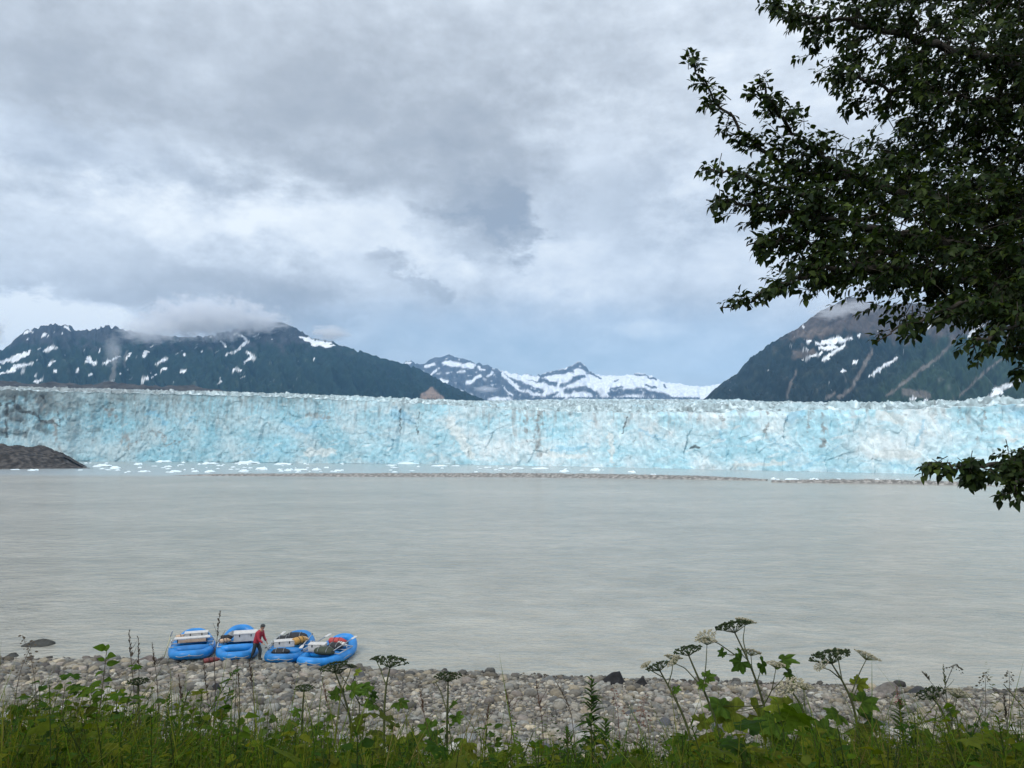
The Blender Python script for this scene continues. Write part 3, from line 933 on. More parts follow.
def mist(px, py, Y, sx, sy, sz, density, seed, label_unused=None, thr=0.46, scale=1.0):
    """A patch of thin cloud hanging on a ridge: centre seen at (px, py), half sizes in metres."""
    c = at(px, py, Y)
    o = MB().ball((0, 0, 0), (1, 1, 1), 3).build("mist", None_mat)
    o.location = c
    o.scale = (sx, sy, sz)
    m = bpy.data.materials.new("mist_air")
    m.use_nodes = True
    nt = m.node_tree
    nt.nodes.remove(nt.nodes["Principled BSDF"])
    L = nt.links.new
    pv = nt.nodes.new("ShaderNodeVolumePrincipled")
    pv.inputs["Color"].default_value = (0.98, 0.98, 1.0, 1)
    pv.inputs["Anisotropy"].default_value = 0.0
    tc = nt.nodes.new("ShaderNodeTexCoord")
    ln = nt.nodes.new("ShaderNodeVectorMath")
    ln.operation = "LENGTH"
    L(tc.outputs["Object"], ln.inputs[0])
    mp = nt.nodes.new("ShaderNodeMapping")
    mp.inputs["Location"].default_value = (seed, seed * 2.3, 0)
    mp.inputs["Scale"].default_value = (2.2 * scale * sx / 400, 1.0 * scale, 1.3 * scale)
    L(tc.outputs["Object"], mp.inputs["Vector"])
    ns = nt.nodes.new("ShaderNodeTexNoise")
    ns.inputs["Scale"].default_value = 2.5
    ns.inputs["Detail"].default_value = 7
    ns.inputs["Roughness"].default_value = 0.68
    L(mp.outputs[0], ns.inputs["Vector"])
    fall = nt.nodes.new("ShaderNodeMapRange")
    fall.inputs["From Min"].default_value = 0.15
    fall.inputs["From Max"].default_value = 1.0
    fall.inputs["To Min"].default_value = 0.30
    fall.inputs["To Max"].default_value = -0.30
    L(ln.outputs["Value"], fall.inputs["Value"])
    ad = nt.nodes.new("ShaderNodeMath")
    L(ns.outputs["Fac"], ad.inputs[0])
    L(fall.outputs["Result"], ad.inputs[1])
    mr = nt.nodes.new("ShaderNodeMapRange")
    mr.interpolation_type = "SMOOTHSTEP"
    mr.inputs["From Min"].default_value = thr
    mr.inputs["From Max"].default_value = thr + 0.26
    mr.inputs["To Max"].default_value = density
    L(ad.outputs[0], mr.inputs["Value"])
    L(mr.outputs["Result"], pv.inputs["Density"])
    L(pv.outputs[0], nt.nodes["Material Output"].inputs["Volume"])
    o.data.materials.clear()
    o.data.materials.append(m)
    return tag(o, kind="stuff")


None_mat = bpy.data.materials.new("none")
mist(205, 318, 3850, 620, 260, 190, 0.015, 1.7, thr=0.47, scale=1.3)
mist(150, 330, 3700, 260, 180, 120, 0.013, 4.6, thr=0.48, scale=1.3)
mist(-25, 330, 3900, 200, 200, 150, 0.02, 5.1, thr=0.42)
mist(113, 350, 3300, 60, 90, 130, 0.006, 3.3, thr=0.44)
mist(330, 333, 3800, 160, 150, 60, 0.016, 8.8, thr=0.44)
mist(838, 312, 2750, 170, 130, 60, 0.010, 2.2, thr=0.48, scale=1.5)
mist(862, 306, 2850, 120, 130, 60, 0.008, 9.4, thr=0.46, scale=1.4)
mist(486, 389, 6500, 170, 200, 45, 0.006, 6.4, thr=0.42)
mist(262, 322, 3900, 240, 150, 100, 0.015, 7.7, thr=0.48, scale=1.3)
# ------------------------------------------------------------------ beach stones
def ico(sub):
    bm = bmesh.new()
    bmesh.ops.create_icosphere(bm, subdivisions=sub, radius=1)
    bm.verts.ensure_lookup_table()
    v = np.array([x.co[:] for x in bm.verts])
    f = np.array([[q.index for q in p.verts] for p in bm.faces])
    bm.free()
    return v, f


IV2, IF2 = ico(2)
IV3, IF3 = ico(3)
step = 0.142
sx_, sy_ = np.meshgrid(np.arange(-38, 38, step), np.arange(19.6, 43, step))
sx_, sy_ = sx_.ravel(), sy_.ravel()
sx_ = sx_ + rng.uniform(-.5, .5, sx_.size) * step * 1.1
sy_ = sy_ + rng.uniform(-.5, .5, sy_.size) * step * 1.1
edge_ = shore(sx_) + 0.9 * fbm(sx_ / 1.5, sy_ / 1.5, 2, 3) + 0.15 - sy_
keep = (edge_ > 0) & (np.abs(sx_) < 0.70 * sy_ + 9.0) & (sy_ < 42.5)
keep &= (edge_ > 0.5) | (rng.random(sx_.size) < 0.6)
sx_, sy_, edge_ = sx_[keep], sy_[keep], edge_[keep]
ns = len(sx_)
big_zone = 0.75 + 0.5 * sm(-0.2, 0.4, fbm(sx_ / 5, sy_ / 4, 3, 3)) + 0.25 * sm(-4, -12, sx_)
sr = np.clip(np.exp(rng.normal(math.log(0.060), 0.52, ns)) * big_zone, 0.032, 0.25)
tone = np.clip(rng.normal(0.5, 0.20, ns) + 0.25 * fbm(sx_ / 3, sy_ / 3, 5, 3), 0, 1)
hue = rng.random(ns)
ra = np.stack([sr * rng.uniform(0.85, 1.5, ns), sr * rng.uniform(0.8, 1.2, ns), sr * rng.uniform(0.5, 0.85, ns)], 1)
rot = rng.uniform(0, 2 * math.pi, ns)
tilt = rng.normal(0, 0.25, ns)


def stone_col(tone, hue):
    a = np.array([0.065, 0.062, 0.058])
    b_ = np.array([0.43, 0.405, 0.355])
    g = (tone ** 1.7)[:, None]
    c = a + (b_ - a) * g
    tint = np.where(hue[:, None] < 0.22, [1.10, 1.0, 0.82], np.where(hue[:, None] < 0.32, [1.06, 0.97, 0.93], np.where(hue[:, None] < 0.55, [0.97, 1.0, 1.0], [1.03, 1.0, 0.93])))
    return c * tint


# wet, darker stones along the water's edge
wet = 1 - sm(0.1, 1.3, edge_)
scol = stone_col(tone, hue) * (1 - 0.55 * wet)[:, None]
order = np.argsort(-sr / sy_)
indiv, rest = order[:300], order[300:]


def stone_mesh(ids):
    d = IV2[None] * (1 + 0.13 * rng.normal(size=(len(ids), len(IV2), 1)).clip(-1.5, 1.5) * 0.95)
    d = np.sign(d) * np.abs(d) ** rng.uniform(0.75, 1.05, (len(ids), 1, 1))
    p = d * ra[ids][:, None, :]
    ct_, st_ = np.cos(tilt[ids])[:, None], np.sin(tilt[ids])[:, None]
    x, z = p[..., 0] * ct_ - p[..., 2] * st_, p[..., 0] * st_ + p[..., 2] * ct_
    c_, s_ = np.cos(rot[ids])[:, None], np.sin(rot[ids])[:, None]
    X = x * c_ - p[..., 1] * s_ + sx_[ids][:, None]
    Y = x * s_ + p[..., 1] * c_ + sy_[ids][:, None]
    Zz = z + (gz(sx_[ids], sy_[ids]) + ra[ids, 2] * 0.45)[:, None]
    V = np.stack([X.ravel(), Y.ravel(), Zz.ravel()], 1)
    f = (IF2[None] + (np.arange(len(ids)) * len(IV2))[:, None, None]).reshape(-1, 3)
    return V, f


V, fcs = stone_mesh(rest)
m_stone = mat("stone", attr=True, rough=0.8, var=0.28, vscale=9, spec=0.25, bump=0.25, bscale=30, dist=0.01)
cob = mesh_np("cobbles", V, fcs, m_stone, np.repeat(scol[rest], len(IV2), 0))
tag(cob, kind="stuff")

protos = []
for i in range(10):
    d = IV3 * (1 + 0.16 * fbm(IV3[:, 0] * 1.1 + i * 7, IV3[:, 1] * 1.1, IV3[:, 2] * 1.1, 3) + 0.03 * fbm(IV3[:, 0] * 4 + i * 7, IV3[:, 1] * 4, IV3[:, 2] * 4, 2))[:, None]
    d = np.sign(d) * np.abs(d) ** random.uniform(0.8, 1.05)
    protos.append(d)
TONES = [("dark", (0.085, 0.085, 0.09), "dark grey rounded cobble among paler stones on the river beach", "dark cobbles on the beach"),
         ("grey", (0.20, 0.20, 0.195), "mid grey rounded cobble lying in the stony river beach", "grey cobbles on the beach"),
         ("tan", (0.27, 0.235, 0.185), "tan brown rounded cobble lying in the stony river beach", "tan cobbles on the beach"),
         ("pale", (0.40, 0.385, 0.35), "pale near-white rounded cobble lying in the stony river beach", "pale cobbles on the beach")]
tone_m = {t[0]: mat("stone_" + t[0], t[1], rough=0.8, var=0.3, vscale=7, objrand=0.2, spec=0.25, bump=0.3, bscale=14, dist=0.02) for t in TONES}
pm = {}
for j, i in enumerate(indiv):
    t = tone[i] * (1 - 0.3 * wet[i])
    kx = 0 if t < 0.33 else (3 if t > 0.66 else (2 if hue[i] < 0.4 else 1))
    key = (kx, j % 10)
    nm, _, lab, grp = TONES[kx]
    if key not in pm:
        o = mesh_np("cobble", protos[key[1]], IF3, tone_m[nm])
        pm[key] = o.data
    else:
        o = bpy.data.objects.new("cobble", pm[key])
        COL.objects.link(o)
    o.scale = ra[i]
    o.rotation_euler = (0.12 * random.uniform(-1, 1), tilt[i], rot[i])
    o.location = (sx_[i], sy_[i], gz1(sx_[i], sy_[i]) + ra[i, 2] * 0.45)
    tag(o, lab, "stone", grp)


def rock(name, px, py, wpx, hpx, color, label, cat, seed, ang=0.5, Y=None, name_m="boulder", peak=0.5):
    """An angular boulder standing on the beach or in the shallows: px centre, py bottom, size in pixels of the photo."""
    if Y is None:
        Y = 38.0
        for _ in range(30):
            z = max(float(gz1((px - 512) / F * Y, Y)), -0.02)
            Y = 0.5 * Y + 0.5 * (EYE - z) * F / max(py - 448, 1)
    wdt, hgt = wpx / F * Y, hpx / F * Y
    X = (px - 512) / F * Y
    z = max(gz1(X, Y), -0.05)
    v = IV3 * (1 + 0.30 * fbm(IV3[:, 0] * 1.2 + seed * 3.1, IV3[:, 1] * 1.2, IV3[:, 2] * 1.2 + seed, 3))[:, None]
    # flattened faces
    for q in range(9):
        n = np.array([random.gauss(0, 1), random.gauss(0, 1), abs(random.gauss(0, 0.7))])
        n /= np.linalg.norm(n)
        dlim = random.uniform(0.55, 0.85)
        e = np.maximum(v @ n - dlim, 0)
        v = v - e[:, None] * n * ang
    if peak:
        v[:, :2] *= (1 - peak * np.clip(v[:, 2:3] + 0.1, 0, 0.9))
        v[:, 0] += 0.25 * np.clip(v[:, 2], 0, 1)
    v = v * np.array([wdt / 2 * 1.25, wdt * 0.42, hgt * 1.35])
    v[:, 2] = np.maximum(v[:, 2], -hgt * 0.35)
    o = mesh_np(name, v, IF3, mat(name_m, color, rough=0.75, var=0.4, vscale=3.5, bump=0.5, bscale=7, dist=0.04, spec=0.12), smooth=False)
    o.location = (X, Y, z)
    o.rotation_euler[2] = random.uniform(-0.3, 0.3)
    return tag(o, label, cat)


rock("boulder", 611, 677, 31, 12, (0.020, 0.020, 0.021), "large angular near-black boulder at the water's edge behind the flowering stalks", "boulder", 1, 0.7, peak=0.8)
rock("boulder", 638, 678, 13, 6, (0.024, 0.024, 0.025), "small black boulder just to the side of the large angular black one", "boulder", 2)
rock("boulder", 50, 639, 40, 4.2, (0.050, 0.050, 0.045), "long low dark rock breaking the water off the beach", "boulder", 3, 0.7)
rock("boulder", 24, 651, 15, 3.2, (0.055, 0.055, 0.05), "short dark rock in the shallows nearest the long low one", "boulder", 4)
rock("boulder", 876, 685, 26, 9, (0.16, 0.145, 0.13), "brown-grey blocky boulder at the water's edge below the pale flower head", "boulder", 5)
rock("boulder", 548, 675, 15, 5, (0.15, 0.155, 0.15), "low grey boulder half in the water between the shore plants", "boulder", 6)
rock("boulder", 364, 671, 13, 6, (0.10, 0.10, 0.10), "dark grey round stone beside the end of the blue raft nearest open water", "boulder", 7)
rock("boulder", 224, 684, 12, 7, (0.035, 0.035, 0.04), "lone black stone on pale cobbles below the second raft", "boulder", 8)
rock("boulder", 446, 664, 6, 2, (0.06, 0.06, 0.06), "tiny dark rock tip showing above the water off the beach", "boulder", 9)
rock("boulder", 905, 686, 20, 6, (0.05, 0.052, 0.055), "flat black boulder at the waterline near the grassy seed heads", "boulder", 10)
rock("boulder", 156, 657, 24, 6, (0.13, 0.11, 0.10), "brown boulder at the water's edge beside the first raft", "boulder", 11)
rock("boulder", 745, 690, 16, 7, (0.16, 0.16, 0.155), "rounded grey boulder on the shore behind the tallest flowering plant", "boulder", 12)
rock("boulder", 118, 689, 20, 7, (0.40, 0.385, 0.35), "largest chalk-white stone on the cobbles left of the rafts", "boulder", 13, 0.4)
rock("boulder", 585, 706, 20, 10, (0.30, 0.25, 0.19), "big tan boulder with a pale cap in mid beach", "boulder", 14, 0.4)

# ------------------------------------------------------------------ floating ice
m_floe = mat("floe_ice", (0.72, 0.82, 0.85), rough=0.5, var=0.12, vscale=0.8, bump=0.3, bscale=2, dist=0.1, objrand=0.08)
floe_protos = []
for i in range(8):
    d = IV3 * (1 + 0.35 * fbm(IV3[:, 0] * 1.6 + i * 5, IV3[:, 1] * 1.6, IV3[:, 2] * 1.6, 3))[:, None]
    d = d * (1 + 0.25 * fbm(IV3[:, 0] * 4 + i * 5, IV3[:, 1] * 4, IV3[:, 2] * 4, 2))[:, None]
    d[:, 2] = np.clip(d[:, 2] * (0.6 + 0.9 * fbm(IV3[:, 0] * 2.5 + i * 3, IV3[:, 1] * 2.5, 0 * IV3[:, 2] + i, 2)), -0.3, 1.2)
    o = mesh_np("ice_floe", d, IF3, m_floe, smooth=False)
    floe_protos.append(o.data)
    bpy.data.objects.remove(o)
FL = [(212, 461.8 + 2.2, 15, 2.4), (250, 463.5, 22, 3.2), (285, 464.5, 18, 3), (73, 464.5, 16, 3.0), (105, 466.5, 20, 3.0), (118, 468.5, 10, 2), (53, 463, 10, 2.6), (140, 464.5, 12, 2.6), (166, 462, 13, 2), (147, 471.5, 10, 1.8),
      (178, 471.6, 10, 1.8), (197, 471.4, 9, 2.0), (212, 472, 14, 2.2), (246, 471.5, 16, 2.2), (263, 469.5, 14, 2.6), (290, 470.5, 12, 2.6), (302, 470.2, 14, 3.0), (318, 470, 10, 3.0), (339, 471, 9, 2.2), (411, 463.6, 24, 2.6),
      (395, 467.6, 8, 1.2), (440, 466, 18, 1.4), (456, 466, 10, 1.6), (392, 465.2, 10, 1.2), (488, 467.5, 9, 1.6), (503, 468.4, 10, 1.6), (518, 468.3, 12, 1.6), (540, 468.6, 14, 1.6), (564, 471.8, 9, 2.0), (595, 470.5, 9, 2.4),
      (631, 472.4, 9, 1.8), (652, 474.8, 8, 1.4), (704, 477, 7, 1.4), (772, 479, 8, 1.8), (790, 479.4, 12, 1.8), (812, 479.6, 10, 2), (836, 480.2, 14, 2), (862, 480.6, 12, 1.8), (886, 481.4, 14, 1.8), (905, 482.2, 12, 1.6), (925, 482.6, 14, 1.6),
      (560, 474.2, 6, 1.2), (268, 474.2, 6, 1.2), (170, 466.8, 6, 1.3), (235, 467.2, 5, 1.3), (338, 462, 7, 1.5), (18, 469.5, 8, 1.2), (36, 470.2, 10, 1.2)]
for q in range(95):
    if q < 60:
        FL.append((rng.uniform(62, 350), rng.uniform(462.6, 472.5), rng.uniform(2, 6.5), rng.uniform(0.6, 1.4)))
    elif q < 78:
        FL.append((rng.uniform(352, 640), rng.uniform(466, 472), rng.uniform(2, 6), rng.uniform(0.5, 1.1)))
    else:
        FL.append((rng.uniform(765, 940), rng.uniform(479.0, 482.4), rng.uniform(2, 8), rng.uniform(0.5, 1.2)))
SPECIAL = {0: None, 19: "longest flat white ice floe close under the middle of the glacier front", 4: "wide white ice floe in front of the dark moraine tip", 3: "white ice lump grounded against the dark moraine", 1: "broad white ice slab floating near the glacier's dirty left part", 29: "bright upright lump of ice just beyond the gravel bar"}
for i, (px, py, wpx, hpx) in enumerate(FL):
    X, Y = D(px, py)
    o = bpy.data.objects.new("ice_floe", floe_protos[i % 8])
    COL.objects.link(o)
    o.location = (X, Y, 0.02)
    wpx *= random.uniform(0.7, 1.25)
    o.scale = (wpx / F * Y / 2, wpx / F * Y / 2 * random.uniform(0.5, 0.9), hpx / F * Y * random.uniform(0.7, 1.5))
    o.rotation_euler[2] = random.uniform(-0.25, 0.25)
    if px > 760:
        lab, grp = "small white ice floe drifting behind the low gravel bar at the right", "ice floes behind the right gravel bar"
    elif px < 350:
        lab, grp = "white ice floe drifting in the calm water off the glacier's dirty left part", "ice floes in the calm water at the left"
    else:
        lab, grp = "low white ice floe drifting between the long gravel bar and the glacier", "ice floes off the middle of the glacier"
    if SPECIAL.get(i):
        tag(o, SPECIAL[i], "ice floe", "ice floes in the calm water")
    else:
        tag(o, lab, "ice floe", grp)
# ------------------------------------------------------------------ rafts
m_blue = mat("raft_rubber", (0.008, 0.185, 0.50), rough=0.42, var=0.22, vscale=2.2, spec=0.5, objrand=0.14, bump=0.1, bscale=3, dist=0.02)
m_floor = mat("raft_floor", (0.05, 0.075, 0.11), rough=0.6)
m_alu = mat("raft_frame_metal", (0.45, 0.46, 0.47), rough=0.4, metal=0.6)
m_rope = mat("rope", (0.45, 0.43, 0.36), rough=0.9)
m_white = mat("white_plastic", (0.55, 0.53, 0.50), rough=0.55, var=0.15)
m_grey = mat("grey_fabric", (0.22, 0.23, 0.24), rough=0.8)
m_black = mat("black_fabric", (0.022, 0.023, 0.026), rough=0.75, var=0.3, bump=0.5, bscale=8, dist=0.03)
m_yel = mat("yellow_vinyl", (0.46, 0.25, 0.06), rough=0.45, bump=0.3, bscale=9, dist=0.02)
m_redbag = mat("red_vinyl", (0.42, 0.05, 0.045), rough=0.5, bump=0.3, bscale=9, dist=0.02)
m_tan = mat("tan_wood", (0.48, 0.33, 0.22), rough=0.6)
m_pole = mat("pole_wood", (0.50, 0.47, 0.30), rough=0.55)
m_dkgreen = mat("dark_tarp", (0.045, 0.055, 0.035), rough=0.8, bump=0.5, bscale=6, dist=0.04)

RAFT_L, RAFT_W, RT_R = 4.5, 2.1, 0.245


def raft(loc, rz, label, pitch=0.0, roll=0.0, thwarts=(-0.7, 0.75), wscale=1.0):
    root = empty("raft", loc, rz)
    root.rotation_euler = (pitch, roll, rz)
    tag(root, label, "raft", "blue rafts drawn up on the beach")
    a, b_ = RAFT_W / 2 * wscale - RT_R, RAFT_L / 2 - RT_R
    n = 72
    pts, rad = [], []
    for i in range(n):
        th = 2 * math.pi * i / n
        c, s = math.cos(th), math.sin(th)
        x = a * math.copysign(abs(c) ** 0.72, c)
        y = b_ * math.copysign(abs(s) ** 0.95, s)
        u = max(0, abs(y) / b_ - 0.45) / 0.55
        z = RT_R + (0.38 if y > 0 else 0.14) * u ** 2.0
        pts.append((x, y, z))
        rad.append(RT_R * (1 - 0.10 * u))
    MB().tube(pts, rad, 16, closed=True).build("tube", m_blue, root)
    # grab line looped along the outside of the tube
    gl = []
    for i in range(0, n):
        x, y, z = pts[i]
        l = math.hypot(x, y)
        o_ = RT_R * (1.02 + 0.03 * math.cos(i * math.pi / 3))
        gl.append((x + x / l * o_, y + y / l * o_, z + 0.03 - 0.05 * abs(math.sin(i * math.pi / 6))))
    MB().tube(gl, 0.013, 5, closed=True).build("grab_line", m_rope, root)
    V = []
    nx, ny = 15, 25
    for j in range(ny):
        for i in range(nx):
            u_, v_ = i / (nx - 1) * 2 - 1, j / (ny - 1) * 2 - 1
            y = v_ * b_
            hw = a * max(0.0, 1 - abs(v_) ** 2.2) ** 0.5
            uu = max(0, abs(v_) - 0.45) / 0.55
            V.append((u_ * hw, y, 0.12 + (0.39 if y > 0 else 0.14) * uu ** 2 + 0.03 * math.cos(u_ * math.pi * 5)))
    mesh_np("floor", np.array(V), grid_faces(ny, nx), m_floor, parent=root)
    for ty in thwarts:
        hw = a * (1 - abs(ty / b_) ** 2.2) ** 0.5
        MB().tube([(-hw, ty, 0.36), (-hw * 0.5, ty, 0.38), (hw * 0.5, ty, 0.38), (hw, ty, 0.36)], [0.2, 0.21, 0.21, 0.2], 14).build("thwart", m_blue, root)
    fr = MB()
    z = 2 * RT_R + 0.04
    hw = a + 0.12
    for x in (-hw, hw):
        fr.tube([(x, -0.75, z), (x, 0.8, z)], 0.025, 8)
    for y in (-0.75, 0.03, 0.8):
        fr.tube([(-hw, y, z + 0.002), (hw, y, z + 0.002)], 0.024, 8)
    for x in (-hw, hw):
        fr.tube([(x, 0.1, z), (x, 0.1, z + 0.2)], 0.02, 8)
    fr.build("frame", m_alu, root)
    for y in (b_ + 0.02, -b_ - 0.02):
        dr = MB()
        uz = RT_R + (0.42 if y > 0 else 0.16)
        dr.tube([(0.05 * math.cos(q), y + math.copysign(RT_R * 0.86, y), uz + 0.05 * math.sin(q)) for q in np.linspace(0, 2 * math.pi, 12)[:-1]], 0.01, 5, closed=True)
        dr.build("tow_ring", m_alu, root)
    return root


def local(r, x, y, z):
    return r.matrix_basis @ Vector((x, y, z))


def put(o, r, x, y, z, rz=0.0, tilt=(0, 0)):
    o.location = local(r, x, y, z)
    o.rotation_euler = (r.rotation_euler[0] + tilt[0], r.rotation_euler[1] + tilt[1], r.rotation_euler[2] + rz)
    return o


def cooler(r, x, y, z, s, label, rz=0.0, group=None, tilt=(0, 0)):
    o = empty("cooler")
    put(o, r, x, y, z, rz, tilt)
    MB().box((0, 0, s[2] * 0.40), (s[0], s[1], s[2] * 0.8), bev=0.025).build("body", m_white, o, smooth=False)
    MB().box((0, 0, s[2] * 0.9), (s[0] * 1.03, s[1] * 1.04, s[2] * 0.2), bev=0.025).build("lid", m_white, o, smooth=False)
    for sx in (-1, 1):
        h = MB()
        h.tube([(sx * (s[0] / 2), -0.12, s[2] * 0.62), (sx * (s[0] / 2 + 0.05), -0.10, s[2] * 0.5), (sx * (s[0] / 2 + 0.05), 0.10, s[2] * 0.5), (sx * (s[0] / 2), 0.12, s[2] * 0.62)], 0.014, 6)
        h.build("handle", m_black, o)
    for sx in (-0.25, 0.25):
        MB().box((sx * s[0], -s[1] / 2 - 0.012, s[2] * 0.72), (0.05, 0.02, 0.12), bev=0.006).build("latch", m_black, o, smooth=False)
    return tag(o, label, "cooler", group)


def dry_bag(r, x, y, z, ln, rad, m_, label, rz=0.0, cat="dry bag", name="dry_bag", group=None):
    o = empty(name)
    put(o, r, x, y, z, rz)
    pts = [(-ln / 2, 0, rad * .9), (-ln / 2 + 0.04, 0, rad * .95), (-ln * .2, 0, rad), (ln * .2, 0, rad * 1.02), (ln * .38, 0, rad * .95), (ln * .5, 0, rad * 1.0)]
    MB().tube(pts, [rad * .8, rad * .98, rad, rad * 1.03, rad * .8, rad * .45], 14, flat=0.86).build("bag_body", m_, o)
    MB().box((ln * .52, 0, rad * 1.05), (0.07, rad * 1.3, 0.06), bev=0.02).build("roll_top", m_, o)
    for q in (-0.18, 0.12):
        MB().tube([(ln * q, math.cos(k) * rad * 1.04, rad + math.sin(k) * rad * .9) for k in np.linspace(0, 2 * math.pi, 17)[:-1]], 0.016, 5, closed=True).build("strap", m_black, o)
    return tag(o, label, cat, group)


def gear_pile(r, x, y, z, s, m_, label, seed, cat="gear bag", name="duffel_bag", rz=0.0):
    o = empty(name)
    put(o, r, x, y, z, rz)
    v = IV3 * np.array([s[0] / 2, s[1] / 2, s[2] / 2])
    v = v * (1 + 0.22 * fbm(IV3[:, 0] * 1.7 + seed, IV3[:, 1] * 1.7, IV3[:, 2] * 1.7, 3))[:, None]
    v[:, 2] = np.maximum(v[:, 2], -s[2] * 0.3) + s[2] * 0.3
    mesh_np("bag_body", v, IF3, m_, parent=o)
    for q in (-0.22, 0.2):
        st = MB()
        st.tube([(s[0] * q, math.cos(k) * s[1] * .48, s[2] * .3 + math.sin(k) * s[2] * .5) for k in np.linspace(0, math.pi, 12)], 0.018, 5)
        st.build("strap", m_grey, o)
    return tag(o, label, cat)


def oar(p0, p1, label, shaft=m_pole, blade=m_white, group=None):
    """An oar from grip p0 to blade tip p1."""
    p0, p1 = Vector(p0), Vector(p1)
    d = p1 - p0
    o = empty("oar", p0)
    o.rotation_euler = d.to_track_quat("Z", "Y").to_euler()
    Ln = d.length
    MB().tube([(0, 0, 0), (0, 0, Ln * 0.8)], [0.022, 0.026], 8).build("shaft", shaft, o)
    MB().tube([(0, 0, Ln * 0.78), (0, 0, Ln * 0.84), (0, 0, Ln * 0.97), (0, 0, Ln)], [0.03, 0.085, 0.095, 0.07], 12, flat=0.22).build("blade", blade, o)
    MB().tube([(0, 0, -0.02), (0, 0, 0.16)], [0.028, 0.028], 8).build("grip", m_black, o)
    return tag(o, label, "oar", group)


def ground_pt(px, Y, dz=0.0):
    X = (px - 512) / F * Y
    return (X, Y, max(gz1(X, Y), -0.05) + dz)


r1 = raft((-16.85, 41.75, -0.05), R(18.6), "first blue raft from the left, low, with a pale bench across it", thwarts=(-0.8, 0.9), wscale=1.10)
r2 = raft((-14.38, 41.65, 0.05), R(16), "blue raft carrying a big white box, between the first raft and the person", pitch=R(3.5), wscale=1.06)
r3 = raft((-11.45, 41.0, 0.0), R(1), "blue raft with a yellow bag and black gear, just right of the person", wscale=1.08)
r4 = raft((-9.38, 40.4, -0.03), R(-14), "blue raft farthest right, with a red bag and dark tarps", thwarts=(-0.5, 0.9), wscale=1.06)

# raft 1: bench boards and small panels
o = empty("bench")
put(o, r1, 0, -0.15, 0.62)
MB().box((0, 0, 0.20), (1.75, 0.42, 0.06), bev=0.015).build("seat_board", m_white, o, smooth=False)
for sx in (-0.7, -0.25, 0.3, 0.72):
    MB().box((sx, -0.19, 0.085), (0.05, 0.04, 0.17), bev=0.005).build("leg", m_black, o, smooth=False)
MB().box((0.0, -0.215, 0.09), (1.35, 0.015, 0.14), bev=0.004).build("front_panel", m_tan, o, smooth=False)
tag(o, "long white-topped bench with tan front across the first raft", "bench")
cooler(r1, 0.15, 0.55, 0.62, (1.15, 0.5, 0.34), "low white cooler behind the bench in the first raft")
dry_bag(r1, -0.55, 1.15, 0.42, 0.7, 0.17, m_tan, "tan roll bag lying in the far end of the first raft", 0.2)
# raft 2: large white box, bags
cooler(r2, 0.34, 0.05, 0.56, (1.15, 0.6, 0.44), "large white box cooler standing tall in the second raft")
dry_bag(r2, -0.62, 0.05, 0.58, 0.55, 0.16, m_black, "black roll bag beside the tall white box in the second raft", 0.1)
dry_bag(r2, -0.66, -0.35, 0.56, 0.5, 0.14, m_tan, "tan roll bag in front of the black one in the second raft", 0.4)
gear_pile(r2, -0.2, 1.15, 0.40, (0.9, 0.6, 0.45), m_grey, "grey duffel under the raised far end of the second raft", 4.0)
# raft 3
gear_pile(r3, -0.05, 1.15, 0.42, (1.3, 0.8, 0.62), m_black, "big black duffel at the far end of the raft beside the person", 2.0)
gear_pile(r3, -0.5, 0.45, 0.55, (0.8, 0.55, 0.45), m_black, "smaller black duffel in the middle of the raft beside the person", 7.0)
cooler(r3, -0.25, -0.35, 0.56, (1.0, 0.5, 0.32), "pale cooler in the raft with the yellow bag", rz=0.3)
dry_bag(r3, 0.48, -0.1, 0.58, 0.75, 0.22, m_yel, "yellow-orange roll bag on the raft just right of the person", 0.9)
dry_bag(r3, 0.45, 0.6, 0.50, 0.6, 0.17, m_tan, "tan roll bag behind the yellow-orange one", 0.3)
gear_pile(r3, -0.2, -1.15, 0.40, (0.9, 0.5, 0.34), m_black, "flat black bag in the near end of the raft beside the person", 9.0)
# raft 4
cooler(r4, -0.35, -0.45, 0.56, (0.85, 0.5, 0.34), "white cooler near the shore end of the raft farthest right", rz=0.2)
gear_pile(r4, 0.25, -0.85, 0.50, (1.1, 0.7, 0.45), m_dkgreen, "crumpled dark tarp over the shore end of the last raft", 3.0, "tarp", "tarp_bundle")
gear_pile(r4, 0.35, 0.05, 0.56, (0.8, 0.6, 0.36), m_black, "black duffel in the middle of the raft farthest right", 5.5)
dry_bag(r4, 0.1, 0.85, 0.52, 0.85, 0.20, m_redbag, "red roll bag toward the far end of the last raft", 0.1)
dry_bag(r4, 0.55, 0.45, 0.56, 0.6, 0.13, m_white, "white roll bag beside the red bag in the last raft", -0.5)

# oars
oar(ground_pt(172, 40.3, 0.0), at(172.5, 630.5, 40.3), "oar standing upright on the stones beside the first raft")
oar(local(r3, -0.85, -1.55, 0.78), local(r3, -0.75, 1.55, 0.86), "pale oar laid along the side of the raft beside the person", m_alu, m_white)
oar(local(r3, 0.80, 1.3, 0.80), local(r3, 0.82, -1.3, 0.70), "pale oar laid along the outer side of the raft with the yellow bag", m_alu, m_white)
oar(local(r4, -0.78, -1.3, 0.70), local(r4, -0.76, 1.75, 0.84), "pale oar laid along the left side of the last raft", m_alu, m_white)
oar(local(r4, 0.76, -1.1, 0.70), local(r4, 0.80, 1.6, 0.84), "pale oar laid along the right side of the last raft", m_alu, m_white)
# small red bag on the stones between the first two rafts
o = dry_bag(r1, 0, 0, 0, 0.7, 0.14, mat("maroon_vinyl", (0.16, 0.035, 0.035), rough=0.6), "maroon bag dropped on the stones between the first two rafts", 0.2)
o.location = ground_pt(219, 38.9, 0.12)

